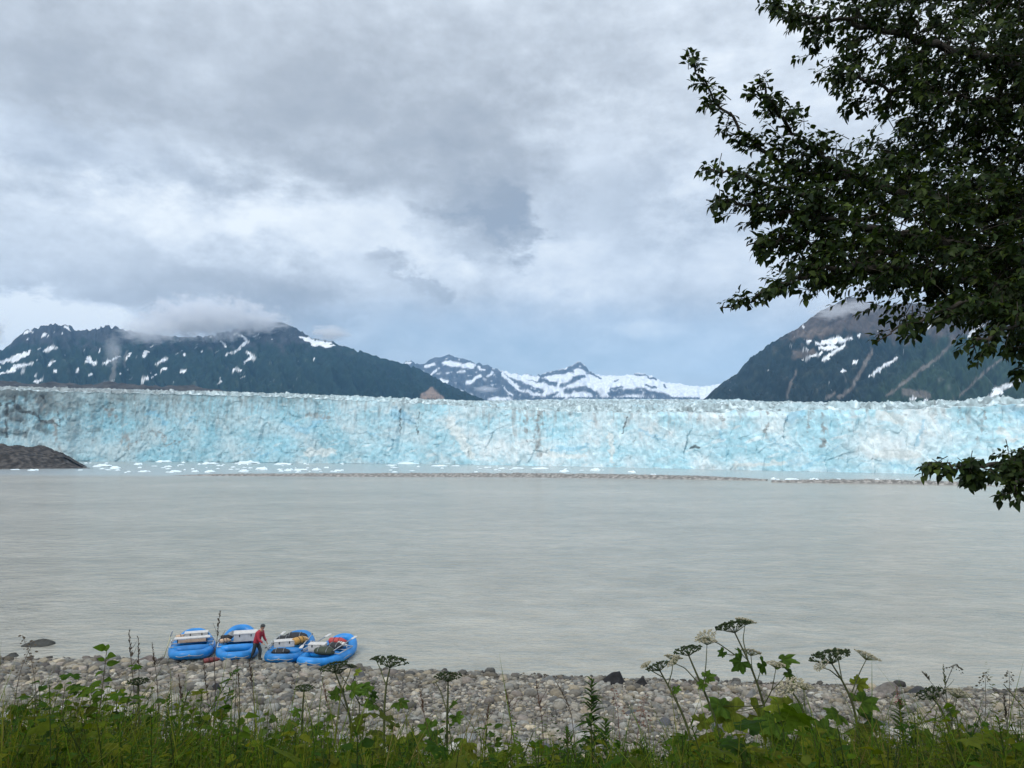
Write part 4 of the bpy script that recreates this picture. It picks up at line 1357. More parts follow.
# ------------------------------------------------------------------ the person
m_skin = mat("skin", (0.45, 0.26, 0.18), rough=0.55, var=0.05)
m_jacket = mat("jacket_cloth", (0.34, 0.024, 0.042), rough=0.7, var=0.18, vscale=6, bump=0.5, bscale=7, dist=0.02)
m_trous = mat("trouser_cloth", (0.035, 0.042, 0.045), rough=0.8, var=0.2, bump=0.4, bscale=8, dist=0.02)
m_boot = mat("boot_rubber", (0.05, 0.05, 0.045), rough=0.6)
m_cap = mat("knit_cap", (0.055, 0.06, 0.06), rough=0.9)
m_hair = mat("hair", (0.07, 0.06, 0.05), rough=0.8)


def skin_fig(name, chains, material, parent=None, sub=2, root=None):
    """Grow one continuous surface over joints. chains: lists of (key, point, (rx, ry)); equal keys are one joint."""
    bm = bmesh.new()
    lay = bm.verts.layers.skin.verify()
    vs = {}
    for ch in chains:
        prev = None
        for key, p, r_ in ch:
            if key not in vs:
                v_ = bm.verts.new(p)
                v_[lay].radius = r_ if hasattr(r_, "__len__") else (r_, r_)
                vs[key] = v_
            v_ = vs[key]
            if prev is not None and not bm.edges.get((prev, v_)):
                bm.edges.new((prev, v_))
            prev = v_
    first = vs[root] if root else vs[chains[0][0][0]]
    first[lay].use_root = True
    me = bpy.data.meshes.new(name)
    bm.to_mesh(me)
    bm.free()
    o = bpy.data.objects.new(name, me)
    COL.objects.link(o)
    md = o.modifiers.new("skin", "SKIN")
    md.use_smooth_shade = True
    sd = o.modifiers.new("sub", "SUBSURF")
    sd.levels = sd.render_levels = sub
    dg = bpy.context.evaluated_depsgraph_get()
    ev = o.evaluated_get(dg)
    me2 = bpy.data.meshes.new_from_object(ev)
    me2.polygons.foreach_set("use_smooth", [True] * len(me2.polygons))
    me2.materials.clear()
    me2.materials.append(material)
    o.modifiers.clear()
    o.data = me2
    if parent:
        o.parent = parent
    return o


# local frame: the person faces +X, Z up, feet on 0; leaning forward over the raft
HIP = Vector((-0.06, 0, 0.90))
J = {
    "pelvis": (HIP, (0.15, 0.12)), "waist": (Vector((-0.02, 0, 1.06)), (0.14, 0.11)), "chest": (Vector((0.07, 0, 1.28)), (0.165, 0.125)),
    "upper": (Vector((0.15, 0, 1.42)), (0.11, 0.09)), "neck": (Vector((0.20, 0, 1.50)), 0.058), "jaw": (Vector((0.245, 0, 1.57)), 0.078), "skull": (Vector((0.265, 0, 1.66)), 0.094), "top": (Vector((0.262, 0, 1.715)), 0.07),
}
body = [[("pelvis", *J["pelvis"]), ("waist", *J["waist"]), ("chest", *J["chest"]), ("upper", *J["upper"]), ("neck", *J["neck"]), ("jaw", *J["jaw"]), ("skull", *J["skull"]), ("top", *J["top"])]]
LEGS = {1: [Vector((-0.06, 0.10, 0.84)), Vector((0.10, 0.11, 0.48)), Vector((0.06, 0.11, 0.09)), Vector((0.20, 0.12, 0.035))],
        -1: [Vector((-0.06, -0.10, 0.84)), Vector((-0.12, -0.11, 0.47)), Vector((-0.30, -0.11, 0.10)), Vector((-0.17, -0.12, 0.035))]}
ARMS = {1: [Vector((0.14, 0.19, 1.38)), Vector((0.18, 0.25, 1.10)), Vector((0.33, 0.22, 0.90))],
        -1: [Vector((0.14, -0.19, 1.38)), Vector((0.20, -0.25, 1.09)), Vector((0.40, -0.22, 0.92))]}
for s in (1, -1):
    h, k_, a_, t_ = LEGS[s]
    body.append([("pelvis", *J["pelvis"]), ("hip%d" % s, h, 0.095), ("knee%d" % s, k_, 0.06), ("calf%d" % s, k_.lerp(a_, 0.35), 0.058), ("ankle%d" % s, a_, 0.042), ("toe%d" % s, t_, 0.035)])
    sh, el_b, wr = ARMS[s]
    body.append([("upper", *J["upper"]), ("sh%d" % s, sh, 0.062), ("el%d" % s, el_b, 0.045), ("wr%d" % s, wr, 0.028), ("palm%d" % s, wr + (wr - el_b).normalized() * 0.06, (0.038, 0.02))])
    dirn = (wr - el_b).normalized()
    palm = wr + dirn * 0.06
    side = Vector((0, 1, 0))
    curl = Vector((0.25, 0, -0.9))
    for q, (off, ln) in enumerate(((-0.030, 0.062), (-0.010, 0.074), (0.010, 0.068), (0.028, 0.054))):
        b0 = palm + side * off + dirn * 0.028
        b1 = b0 + dirn * ln * 0.45
        b2 = b1 + (dirn * 0.6 + curl * 0.5).normalized() * ln * 0.35
        b3 = b2 + (dirn * 0.2 + curl).normalized() * ln * 0.25
        body.append([("palm%d" % s, palm, 0.03)] + [("f%d%d%d" % (s, q, i), p_, 0.0085) for i, p_ in enumerate((b0, b1, b2, b3))])
    t0 = wr + dirn * 0.03 - side * s * 0.03
    body.append([("palm%d" % s, palm, 0.03), ("t%d0" % s, t0 + dirn * 0.01, 0.011), ("t%d1" % s, t0 + dirn * 0.035 - side * s * 0.018, 0.010), ("t%d2" % s, t0 + dirn * 0.06 - side * s * 0.016, 0.0085)])
body.append([("jaw", *J["jaw"]), ("nose", Vector((0.350, 0, 1.615)), 0.014)])
per = skin_fig("person", body, m_skin, sub=1, root="pelvis")
tag(per, "person in a red jacket and dark trousers stooping beside the rafts", "person")
jk = [[("hem", Vector((-0.055, 0, 0.86)), (0.185, 0.15)), ("w", Vector((-0.02, 0, 1.05)), (0.205, 0.17)), ("c", Vector((0.065, 0, 1.27)), (0.215, 0.185)), ("u", Vector((0.14, 0, 1.415)), (0.15, 0.125)), ("n", Vector((0.195, 0, 1.50)), 0.085)]]
for s in (1, -1):
    sh, el_b, wr = ARMS[s]
    jk.append([("u", 0, 0), ("s%d" % s, sh, 0.088), ("e%d" % s, el_b, 0.068), ("r%d" % s, wr, 0.052)])
skin_fig("jacket", jk, m_jacket, per, 2, "w")
tr_ = [[("p", Vector((-0.06, 0, 0.93)), (0.16, 0.135)), ("p2", Vector((-0.06, 0, 0.84)), (0.155, 0.13))]]
for s in (1, -1):
    h, k_, a_, t_ = LEGS[s]
    tr_.append([("p2", 0, 0), ("h%d" % s, h + Vector((0, 0, -0.06)), 0.108), ("k%d" % s, k_, 0.082), ("b%d" % s, a_ + Vector((0, 0, 0.03)), 0.07)])
skin_fig("trousers", tr_, m_trous, per, 2, "p")
for s in (1, -1):
    h, k_, a_, t_ = LEGS[s]
    skin_fig("boot", [[("a", a_ + Vector((0, 0, 0.12)), 0.068), ("b", a_ + Vector((0, 0, -0.01)), 0.062), ("c", (a_ + t_) * 0.5 + Vector((0, 0, -0.005)), 0.05), ("d", t_ + Vector((0.02, 0, 0.012)), 0.045)], [("b", 0, 0), ("e", a_ + Vector((-0.05, 0, -0.035)), 0.045)]], m_boot, per, 2, "b")
cap = MB()
cap.ball((0.258, 0, 1.70), (0.108, 0.098, 0.085), 3)
cap.tube([(0.258 + 0.112 * math.cos(q), 0.101 * math.sin(q), 1.675 + 0.01 * math.cos(q)) for q in np.linspace(0, 2 * math.pi, 25)[:-1]], 0.016, 6, closed=True)
cap.build("knit_cap", m_cap, per)
MB().ball((0.215, 0, 1.615), (0.065, 0.088, 0.075), 2).build("hair", m_hair, per)
for s in (1, -1):
    MB().ball((0.25, s * 0.092, 1.62), (0.02, 0.012, 0.032), 2).build("ear", m_skin, per)
for s in (1, -1):
    MB().ball((0.335, s * 0.032, 1.635), (0.010, 0.012, 0.008), 2).build("eye", m_black, per)
MB().ball((0.325, 0, 1.575), (0.012, 0.024, 0.006), 2).build("mouth", m_redbag, per)
pl = ground_pt(263.5, 40.15, 0.0)
per.location = (pl[0], pl[1], max(pl[2], -0.06))
per.rotation_euler[2] = R(-12)
per.scale = (1.06, 1.08, 1.03)
# ------------------------------------------------------------------ leaves
def unit(a):
    return a / np.maximum(np.linalg.norm(a, axis=-1, keepdims=True), 1e-9)


OVATE = (np.array([0, .14, .34, .58, .80, 1.0]), np.array([.05, .72, 1.0, .82, .42, .02]))
LANCE = (np.array([0, .18, .42, .66, .86, 1.0]), np.array([.10, .75, 1.0, .80, .40, .02]))
SIMPLE = (np.array([0, .30, .64, 1.0]), np.array([.10, 1.0, .72, .02]))


def leaf_batch(P, Dr, Nn, Ln, Wd, shape=OVATE, fold=0.25, droop=0.25, wavy=0.0):
    """Vertices and quads of many leaves: base P, direction Dr, face normal Nn, length Ln, half width Wd."""
    t, prof = shape
    Dr = unit(Dr)
    S = unit(np.cross(Dr, Nn))
    Nn = np.cross(S, Dr)
    nr = len(t)
    lat = np.array([-1.0, 0.0, 1.0])
    T = np.repeat(t, 3)
    Lt = np.tile(lat, nr)
    Wp = np.repeat(prof, 3) * Lt
    n = len(P)
    dr = droop * rng.uniform(0.3, 1.4, (n, 1))
    fo = fold * rng.uniform(0.2, 1.5, (n, 1))
    z = fo * np.abs(Wp)[None] * Wd[:, None] - dr * (T ** 2)[None] * Ln[:, None]
    if wavy:
        z = z + wavy * Wd[:, None] * rng.normal(size=(n, len(T))) * np.abs(Lt)[None]
    V = P[:, None] + Dr[:, None] * (T[None, :, None] * Ln[:, None, None]) + S[:, None] * (Wp[None, :, None] * Wd[:, None, None]) + Nn[:, None] * z[..., None]
    q = []
    for r in range(nr - 1):
        for c_ in range(2):
            a = r * 3 + c_
            q.append((a, a + 1, a + 4, a + 3))
    Fq = np.array(q)[None] + (np.arange(n) * nr * 3)[:, None, None]
    return V.reshape(-1, 3), Fq.reshape(-1, 4), nr * 3


def lobed_batch(P, Dr, Nn, Ln, lobes=5, seed=0):
    """Broad toothed leaves with deep lobes (hogweed type)."""
    ph = np.linspace(-2.55, 2.55, 47)
    cen = [(0, 1.0), (0.95, .86), (-0.95, .86), (1.9, .62), (-1.9, .62)]
    r = np.max([a_ * np.exp(-((ph - c0) / 0.42) ** 2) for c0, a_ in cen], axis=0)
    r = 0.50 + 0.50 * r
    tooth = 0.11 * np.abs(((np.arange(47) % 4) - 1.5)) - 0.08
    n = len(P)
    Dr = unit(Dr)
    S = unit(np.cross(Dr, Nn))
    Nn = np.cross(S, Dr)
    rings = np.array([0.35, 0.7, 1.0])
    V = [np.zeros((n, 1, 3))]
    for k_, q in enumerate(rings):
        rr = r * q * (1 + (tooth if q == 1 else 0))
        rr = rr[None] * (1 + 0.06 * rng.normal(size=(n, 47)) * (q > .9))
        y = rr * np.cos(ph) + 0.0
        x = rr * np.sin(ph)
        pleat = 0.055 * np.cos(ph * 6.6) * q - 0.30 * rr ** 2 * rng.uniform(0.3, 1.3, (n, 1)) + 0.10 * np.abs(x)
        V.append(np.stack([x, y, pleat + np.zeros_like(rr)], 2))
    V = np.concatenate(V, 1) * (Ln * 0.62)[:, None, None]
    W = P[:, None] + S[:, None] * V[..., 0:1] + Dr[:, None] * V[..., 1:2] + Nn[:, None] * V[..., 2:3]
    m = 47
    tri, quad = [], []
    for i in range(m - 1):
        tri.append((0, 1 + i, 2 + i))
        for k_ in range(2):
            a = 1 + k_ * m + i
            quad.append((a, a + m, a + m + 1, a + 1))
    nv = 1 + 3 * m
    T = np.array(tri)[None] + (np.arange(n) * nv)[:, None, None]
    Q = np.array(quad)[None] + (np.arange(n) * nv)[:, None, None]
    return W.reshape(-1, 3), T.reshape(-1, 3), Q.reshape(-1, 4), nv


class Soup:
    """Gathers vertex, face and colour blocks of one mesh."""

    def __init__(self):
        self.V, self.F3, self.F4, self.C, self.n = [], [], [], [], 0

    def add(self, V, f3=None, f4=None, col=None):
        if f3 is not None and len(f3):
            self.F3.append(np.asarray(f3) + self.n)
        if f4 is not None and len(f4):
            self.F4.append(np.asarray(f4) + self.n)
        self.V.append(V)
        col = np.asarray(col, float)
        self.C.append(np.tile(col, (len(V), 1)) if col.ndim == 1 else col)
        self.n += len(V)

    def tube(self, pts, rad, col, seg=5):
        pts = np.asarray(pts, float)
        n = len(pts)
        rad = np.interp(np.linspace(0, 1, n), np.linspace(0, 1, len(rad)), rad) if hasattr(rad, "__len__") else np.full(n, rad)
        t = unit(np.gradient(pts, axis=0))
        ref = np.array([0.31, 0.95, 0.05])
        a = unit(np.cross(t, ref))
        b_ = np.cross(a, t)
        k_ = np.arange(seg) * 2 * math.pi / seg
        V = pts[:, None] + rad[:, None, None] * (a[:, None] * np.cos(k_)[None, :, None] + b_[:, None] * np.sin(k_)[None, :, None])
        f = []
        for i in range(n - 1):
            for j in range(seg):
                f.append((i * seg + j, i * seg + (j + 1) % seg, (i + 1) * seg + (j + 1) % seg, (i + 1) * seg + j))
        self.add(V.reshape(-1, 3), f4=np.array(f), col=col)

    def build(self, name, material, parent=None, smooth=True, origin=None):
        V = np.concatenate(self.V)
        if origin is not None:
            V = V - np.asarray(origin)
        fs = []
        if self.F3:
            fs.append(np.concatenate(self.F3))
        if self.F4:
            fs.append(np.concatenate(self.F4))
        return mesh_np(name, V, fs, material, np.concatenate(self.C), smooth, parent)


m_leaf = mat("green_leaf", attr=True, rough=0.65, var=0.25, vscale=14, trans=0.42, spec=0.05)
m_stem = mat("plant_stem", attr=True, rough=0.7, var=0.2, vscale=25, spec=0.2)
m_flor = mat("floret", attr=True, rough=0.8, var=0.2, vscale=40, trans=0.15, spec=0.1)


def spline(pts, n=16):
    pts = np.asarray(pts, float)
    if len(pts) == 2:
        return pts[0] + (pts[1] - pts[0]) * np.linspace(0, 1, n)[:, None]
    s = np.linspace(0, 1, len(pts))
    x = np.linspace(0, 1, n)
    out = np.stack([np.interp(x, s, pts[:, k_]) for k_ in range(3)], 1)
    for _ in range(3):
        out[1:-1] = 0.25 * out[:-2] + 0.5 * out[1:-1] + 0.25 * out[2:]
    return out


# envelope of the low vegetation along the bank's edge, as image pixel positions
ENV_X = [-200, 0, 60, 130, 190, 250, 320, 400, 470, 540, 600, 650, 720, 800, 860, 920, 980, 1024, 1250]
ENV_Y = [700, 712, 706, 702, 712, 722, 730, 742, 748, 751, 743, 748, 740, 735, 730, 734, 736, 730, 712]


def env_top(px, Y):
    return EYE - (np.interp(px, ENV_X, ENV_Y) - 448) / F * Y


def rnd_dirs(n, up=0.3, spread=1.0):
    a = rng.uniform(0, 2 * math.pi, n)
    return unit(np.stack([np.cos(a) * spread, np.sin(a) * spread, rng.normal(up, 0.3, n)], 1))


GREENS = np.array([[0.045, 0.095, 0.007], [0.065, 0.115, 0.008], [0.095, 0.130, 0.008], [0.030, 0.068, 0.008], [0.115, 0.130, 0.010], [0.075, 0.095, 0.012]])
und = Soup()
n_pl = 4250
Yp = rng.uniform(4.6, 11.6, n_pl)
pxp = rng.uniform(-420, 1420, n_pl)
for i in range(n_pl):
    Y = Yp[i]
    X = (pxp[i] - 512) / F * Y
    g0 = gz1(X, Y)
    h_ = env_top(pxp[i], Y) - g0
    h_ *= rng.uniform(0.45, 1.0) if rng.random() < 0.8 else rng.uniform(0.95, 1.25)
    h_ = float(np.clip(h_, 0.18, 1.35))
    if Y > 10.4:
        h_ = min(h_, 0.75)
    base = np.array([X, Y, g0 - 0.03])
    ln = rng.normal(0, 0.22, 2)
    tip = base + np.array([ln[0] * h_, ln[1] * h_, h_])
    st = spline([base, base * 0.5 + tip * 0.5 + np.array([0, 0, 0.06 * h_]), tip], 7)
    yel = fbm(np.array([X / 1.6]), np.array([Y / 1.2]), 5, 2)[0]
    gcol = GREENS[rng.integers(0, 6)] * rng.uniform(0.6, 1.15)
    if yel > 0.24:
        gcol = GREENS[[2, 4, 4][rng.integers(0, 3)]] * rng.uniform(0.75, 1.25)
    kind = rng.random()
    und.tube(st, [0.006, 0.003], np.array([0.055, 0.075, 0.025]), 4)
    if kind < 0.56:      # broad leaved herb
        k_ = int(7 + 9 * h_)
        tt_ = np.sqrt(rng.uniform(0.05, 1, k_))
        P = np.stack([np.interp(tt_, np.linspace(0, 1, 7), st[:, q]) for q in range(3)], 1)
        Dr = rnd_dirs(k_, 0.25)
        Ln = rng.uniform(0.04, 0.10, k_) * rng.uniform(0.8, 1.25)
        V, q4, nv = leaf_batch(P + Dr * 0.03, Dr, np.tile([0, 0, 1.0], (k_, 1)) + rng.normal(0, .35, (k_, 3)), Ln, Ln * rng.uniform(0.24, 0.40), OVATE, 0.3, 0.35, 0.1)
        und.add(V, f4=q4, col=np.repeat(gcol * rng.uniform(0.8, 1.2, (k_, 1)), nv, 0))
    elif kind < 0.76:    # narrow leaved, spiral up the stem
        k_ = int(16 + 24 * h_)
        tt_ = np.linspace(0.2, 1, k_)
        P = np.stack([np.interp(tt_, np.linspace(0, 1, 7), st[:, q]) for q in range(3)], 1)
        an = np.arange(k_) * 2.4 + rng.uniform(0, 6)
        Dr = np.stack([np.cos(an), np.sin(an), 0.35 + 0.9 * tt_ ** 3], 1)
        Ln = 0.11 * (1 - 0.55 * tt_ ** 2) * rng.uniform(0.8, 1.2, k_)
        V, q4, nv = leaf_batch(P, Dr, np.tile([0, 0, 1.0], (k_, 1)), Ln, Ln * 0.13, LANCE, 0.2, 0.35)
        und.add(V, f4=q4, col=np.repeat(GREENS[[0, 3, 1][rng.integers(0, 3)]] * rng.uniform(0.75, 1.1, (k_, 1)), nv, 0))
    elif kind < 0.83:     # lobed leaves on long stalks
        k_ = int(rng.integers(2, 5))
        P = np.repeat(tip[None], k_, 0) + rng.normal(0, 0.10, (k_, 3)) * np.array([1, 1, 0.8])
        Dr = rnd_dirs(k_, 0.0)
        V, t3, q4, nv = lobed_batch(P, Dr, np.tile([0, 0, 1.0], (k_, 1)) + rng.normal(0, .3, (k_, 3)), rng.uniform(0.10, 0.22, k_))
        und.add(V, t3, q4, np.repeat(gcol * rng.uniform(0.85, 1.15, (k_, 1)), nv, 0))
    else:                # feathery fern-like fronds
        for _ in range(3):
            d = rnd_dirs(1, 0.9)[0]
            fr_ = spline([tip - [0, 0, h_ * .5], tip - [0, 0, h_ * .2] + d * .12, tip + d * 0.28 - [0, 0, .05]], 9)
            k_ = 22
            tt_ = np.linspace(0.1, 1, k_)
            P = np.stack([np.interp(tt_, np.linspace(0, 1, 9), fr_[:, q]) for q in range(3)], 1)
            sd = np.where(np.arange(k_) % 2 == 0, 1.0, -1.0)[:, None]
            side = unit(np.cross(d, [0, 0, 1.0]))
            Dr = side[None] * sd + d[None] * 0.5
            Ln = 0.075 * (1.05 - tt_) + 0.012
            V, q4, nv = leaf_batch(P, Dr, np.tile([0, 0, 1.0], (k_, 1)), Ln, Ln * 0.22, LANCE, 0.1, 0.3)
            und.add(V, f4=q4, col=gcol * 0.9)
tag(und.build("undergrowth", m_leaf), kind="stuff")

# grass blades
gr = Soup()
n_t = 3550
for i in range(n_t):
    Y = rng.uniform(4.8, 11.8)
    px_ = rng.uniform(-420, 1420)
    X = (px_ - 512) / F * Y
    g0 = gz1(X, Y)
    h_ = float(np.clip((env_top(px_, Y) - g0) * rng.uniform(0.8, 1.35), 0.25, 1.3))
    k_ = int(rng.integers(5, 13))
    P = np.array([X, Y, g0 - 0.02]) + rng.normal(0, 0.05, (k_, 3)) * np.array([1, 1, 0])
    Dr = np.stack([rng.normal(0, 0.28, k_), rng.normal(0, 0.28, k_), np.ones(k_)], 1)
    a = rng.uniform(0, 6.28, k_)
    Ln = h_ * rng.uniform(0.6, 1.15, k_)
    V, q4, nv = leaf_batch(P, Dr, np.stack([np.cos(a), np.sin(a), 0 * a], 1), Ln, rng.uniform(0.003, 0.0065, k_), (np.array([0, .3, .55, .8, 1.0]), np.array([.8, 1, .9, .6, .03])), 0.2, 0.45)
    cc = np.array([[0.075, 0.115, 0.012], [0.11, 0.125, 0.018], [0.045, 0.09, 0.010], [0.15, 0.12, 0.045]])[rng.choice(4, p=[.4, .25, .25, .10])]
    gr.add(V, f4=q4, col=cc * rng.uniform(0.8, 1.3))
tag(gr.build("grass", m_leaf), kind="stuff")


def base_of(px, Y):
    X = (px - 512) / F * Y
    return np.array([X, Y, gz1(X, Y) - 0.04])


def umbel_mesh(hub, axis, width, dark, soupr, soupf):
    """Rays from the hub, each ending in a small head of florets; a flat-topped umbrella."""
    axis = unit(np.asarray(axis, float))
    ref = np.array([0.0, 1.0, 0.2])
    a = unit(np.cross(axis, ref))
    b_ = np.cross(axis, a)
    Rr = width / 2
    depth_ = Rr * 0.62
    colr = np.array([0.045, 0.06, 0.025]) if dark else np.array([0.16, 0.18, 0.08])
    k_ = 0
    for ring, cnt in ((0.0, 1), (0.38, 6), (0.70, 10), (0.98, 14)):
        for j in range(cnt):
            ph = 2 * math.pi * (j + rng.uniform(-.2, .2)) / cnt + ring
            rr = ring * Rr * rng.uniform(0.9, 1.05)
            end = hub + a * rr * math.cos(ph) + b_ * rr * math.sin(ph) + axis * depth_ * (1 - 0.28 * ring ** 2) * rng.uniform(0.93, 1.06)
            mid_ = hub * 0.5 + end * 0.5 - axis * depth_ * 0.07 * ring
            soupr.tube(spline([hub, mid_, end], 4), [0.0028, 0.0018], colr, 3)
            nfl = 9
            hr = Rr * 0.17
            for q in range(nfl):
                o_ = rng.normal(0, 1, 3)
                o_ = o_ / np.linalg.norm(o_) * hr * rng.uniform(0.2, 1.0)
                o_ = o_ - axis * (o_ @ axis) * 0.55
                c0 = end + o_
                cf = (np.array([0.030, 0.045, 0.018]) * rng.uniform(0.6, 1.5)) if dark else (np.array([0.46, 0.42, 0.30]) * rng.uniform(0.6, 1.15))
                soupf.add(IV1 * hr * 0.30 * rng.uniform(0.7, 1.3) + c0, f3=IF1, col=cf)


IV1, IF1 = ico(1)


def cow_parsnip(Y, base_px, stems, leaves, label, group="cow parsnip plants on the bank's edge"):
    b0 = base_of(base_px, Y)
    root = empty("cow_parsnip", b0)
    tag(root, label, "wild flower", group)
    for pts, wpx, dark, tilt in stems:
        P = [np.array(at(x, y, Y + dz)) for x, y, dz in pts]
        if pts[0][1] > 725:
            P = [np.array([P[0][0] * .6 + b0[0] * .4, Y, b0[2]])] + P
        s_ = Soup()
        thick = 0.0145 if len(root.children) == 0 else 0.0065
        sp_ = spline(P, 20)
        s_.tube(sp_, [thick, thick * 0.85, thick * 0.5], np.array([0.075, 0.085, 0.035]) * rng.uniform(0.7, 1.1), 7)
        st = s_.build("stem", m_stem, root, origin=b0)
        if wpx:
            hub = sp_[-1]
            ax = unit(sp_[-1] - sp_[-3]) * 0.6 + np.array([tilt[0], tilt[1], 0.9])
            a_, f_ = Soup(), Soup()
            umbel_mesh(hub, ax, wpx / F * Y, dark, a_, f_)
            u_ = a_.build("umbel", m_stem, root, origin=b0)
            f_.build("florets", m_flor, u_, origin=b0)
    for (x, y, size, tint, dx, dz_) in leaves:
        p0 = np.array(at(x, y, Y + rng.uniform(-.15, .15)))
        d = np.array([dx, rng.uniform(-.6, .3), dz_])
        s_ = Soup()
        col = {"y": np.array([0.115, 0.145, 0.018]), "g": np.array([0.060, 0.110, 0.016]), "d": np.array([0.036, 0.075, 0.012])}[tint]
        V, t3, q4, nv = lobed_batch(p0[None], d[None], np.array([[0.15 * rng.normal(), -0.55, 1.0]]), np.array([size * 0.80 / F * Y]))
        vein = np.concatenate([[0.8], np.repeat([0.88, 1.0, 1.08], 47)]) * (1 + 0.22 * np.concatenate([[0], np.tile(np.cos(np.linspace(-2.55, 2.55, 47) * 6.6), 3)])) * (1 + 0.10 * rng.normal(size=142))
        s_.add(V, t3, q4, col[None] * vein[:, None] * rng.uniform(0.75, 1.15))
        # stalk towards the nearest stem
        best = None
        for pts, *_r in stems:
            for (xx, yy, zz) in pts:
                if best is None or math.hypot(xx - x, yy - y - 12) < best[0]:
                    best = (math.hypot(xx - x, yy - y - 12), xx, yy, zz)
        q = np.array(at(best[1], best[2], Y + best[3]))
        s_.tube(spline([q, q * .5 + p0 * .5 - [0, 0, .02], p0], 6), [0.006, 0.003], np.array([0.08, 0.10, 0.04]), 5)
        s_.build("leaf", m_leaf, root, origin=b0)
    return root


cow_parsnip(8.2, 770, [
    ([(774, 742, 0), (764, 705, 0), (757, 682, 0), (748, 660, .05), (735, 633, .1)], 34, True, (-.1, .1)),
    ([(748, 660, .05), (743, 640, .2), (745, 625, .25)], 20, False, (0.2, .1)),
    ([(764, 705, 0), (772, 690, -.1), (776, 668, -.15)], 17, False, (0.1, .1)),
    ([(757, 682, 0), (752, 668, .3), (751, 656, .4)], 20, False, (0.2, 0)),
    ([(735, 655, .1), (718, 643, .1), (707, 640, 0)], 20, False, (0, 0)),
], [(741, 662, 24, "d", -.6, -.5), (762, 664, 22, "d", .4, -.6), (782, 660, 30, "g", .3, .1), (788, 672, 26, "g", .6, -.4), (723, 652, 13, "d", -.6, -.5), (741, 652, 12, "g", -.5, .5),
    (735, 712, 52, "y", -.8, -.1), (758, 716, 50, "y", .3, -.3), (722, 706, 34, "g", -.9, .1), (790, 715, 46, "g", .9, -.1), (775, 735, 50, "g", .2, -.3)],
    "tallest cow parsnip, its dark flat flower head above all the others")
cow_parsnip(8.0, 725, [
    ([(724, 748, 0), (715, 718, 0), (703, 688, 0), (694, 668, 0), (689, 656, 0)], 27, True, (-.1, .1)),
    ([(703, 688, 0), (685, 668, .1), (676, 664, .1)], 16, False, (-.4, .1)),
    ([(703, 688, 0), (706, 665, .2), (707, 645, .25)], 20, False, (0, 0)),
], [(707, 677, 18, "g", .6, .2), (703, 684, 14, "g", -.4, -.4), (718, 745, 48, "y", -.3, -.2), (700, 752, 40, "g", -.8, -.1), (742, 752, 44, "g", .7, -.1)],
    "cow parsnip just left of the tallest one, with pale and dark flower heads")
cow_parsnip(8.3, 692, [
    ([(692, 738, 0), (680, 708, 0), (668, 685, 0), (660, 671, 0)], 23, True, (-.2, .1)),
    ([(668, 685, 0), (672, 672, .2), (673, 661, .3)], 18, False, (0.1, 0)),
    ([(664, 678, 0), (652, 671, .1), (647, 667, .1)], 12, False, (-.3, 0)),
], [(674, 690, 16, "g", .8, .3), (686, 742, 40, "g", -.7, -.2), (700, 722, 26, "y", .8, .1)],
    "slender cow parsnip bending left toward the angular black boulder")
cow_parsnip(7.8, 858, [
    ([(858, 726, 0), (852, 700, 0), (842, 680, 0), (832, 664, 0)], 36, True, (-.05, .05)),
    ([(852, 692, 0), (859, 674, .1), (866, 660, .1)], 22, False, (.3, .1)),
    ([(842, 680, 0), (830, 670, -.1), (823, 668, -.1)], 15, False, (-.3, -.1)),
    ([(842, 680, 0), (839, 664, .25), (838, 655, .3)], 18, False, (0, .2)),
], [(858, 684, 22, "y", .5, .3), (862, 702, 34, "g", .7, .2), (838, 714, 30, "g", -.8, .1), (868, 720, 34, "d", .8, -.2), (820, 742, 60, "y", -.6, -.1), (868, 742, 54, "y", .6, .0), (846, 750, 50, "g", -.1, -.3)],
    "cow parsnip right of the tallest, with a broad dark head and a pale side head")
cow_parsnip(7.6, 806, [
    ([(818, 742, 0), (806, 716, 0), (798, 700, 0), (792, 692, 0)], 28, False, (-.5, -.1)),
    ([(806, 716, 0), (804, 700, .1), (804, 690, .1)], 18, False, (0.2, 0)),
], [(786, 706, 40, "y", -.8, .0), (776, 722, 40, "g", -.7, -.2), (824, 730, 36, "g", .8, -.1)],
    "short cow parsnip with a tilted pale green head between the two tallest of the cluster")
cow_parsnip(8.4, 945, [
    ([(950, 735, 0), (944, 715, 0), (938, 704, 0), (933, 699, 0)], 26, True, (-.1, 0)),
    ([(950, 730, 0), (955, 708, .1), (957, 698, .1)], 24, False, (.1, 0)),
    ([(944, 715, 0), (928, 722, 0), (920, 724, 0)], 20, False, (-.2, 0)),
], [(950, 712, 18, "g", .8, .3), (930, 738, 34, "g", -.8, .1), (962, 742, 44, "y", .8, -.1), (985, 745, 40, "d", .7, -.2)],
    "low cow parsnip near the right edge, all its heads in front of the stones")
cow_parsnip(8.0, 384, [
    ([(384, 745, 0), (384, 712, 0), (386, 685, 0), (390, 668, 0)], 30, True, (0.05, 0)),
    ([(386, 685, 0), (380, 668, .15), (376, 660, .2)], 11, True, (-.2, 0)),
], [(373, 704, 22, "g", -.8, .1), (399, 702, 22, "g", .8, -.1), (366, 692, 14, "g", -.7, .3), (395, 750, 46, "y", .5, -.1), (370, 755, 44, "y", -.6, -.1), (410, 742, 36, "y", .8, .0)],
    "upright cow parsnip with a wide dark head just right of the rafts")
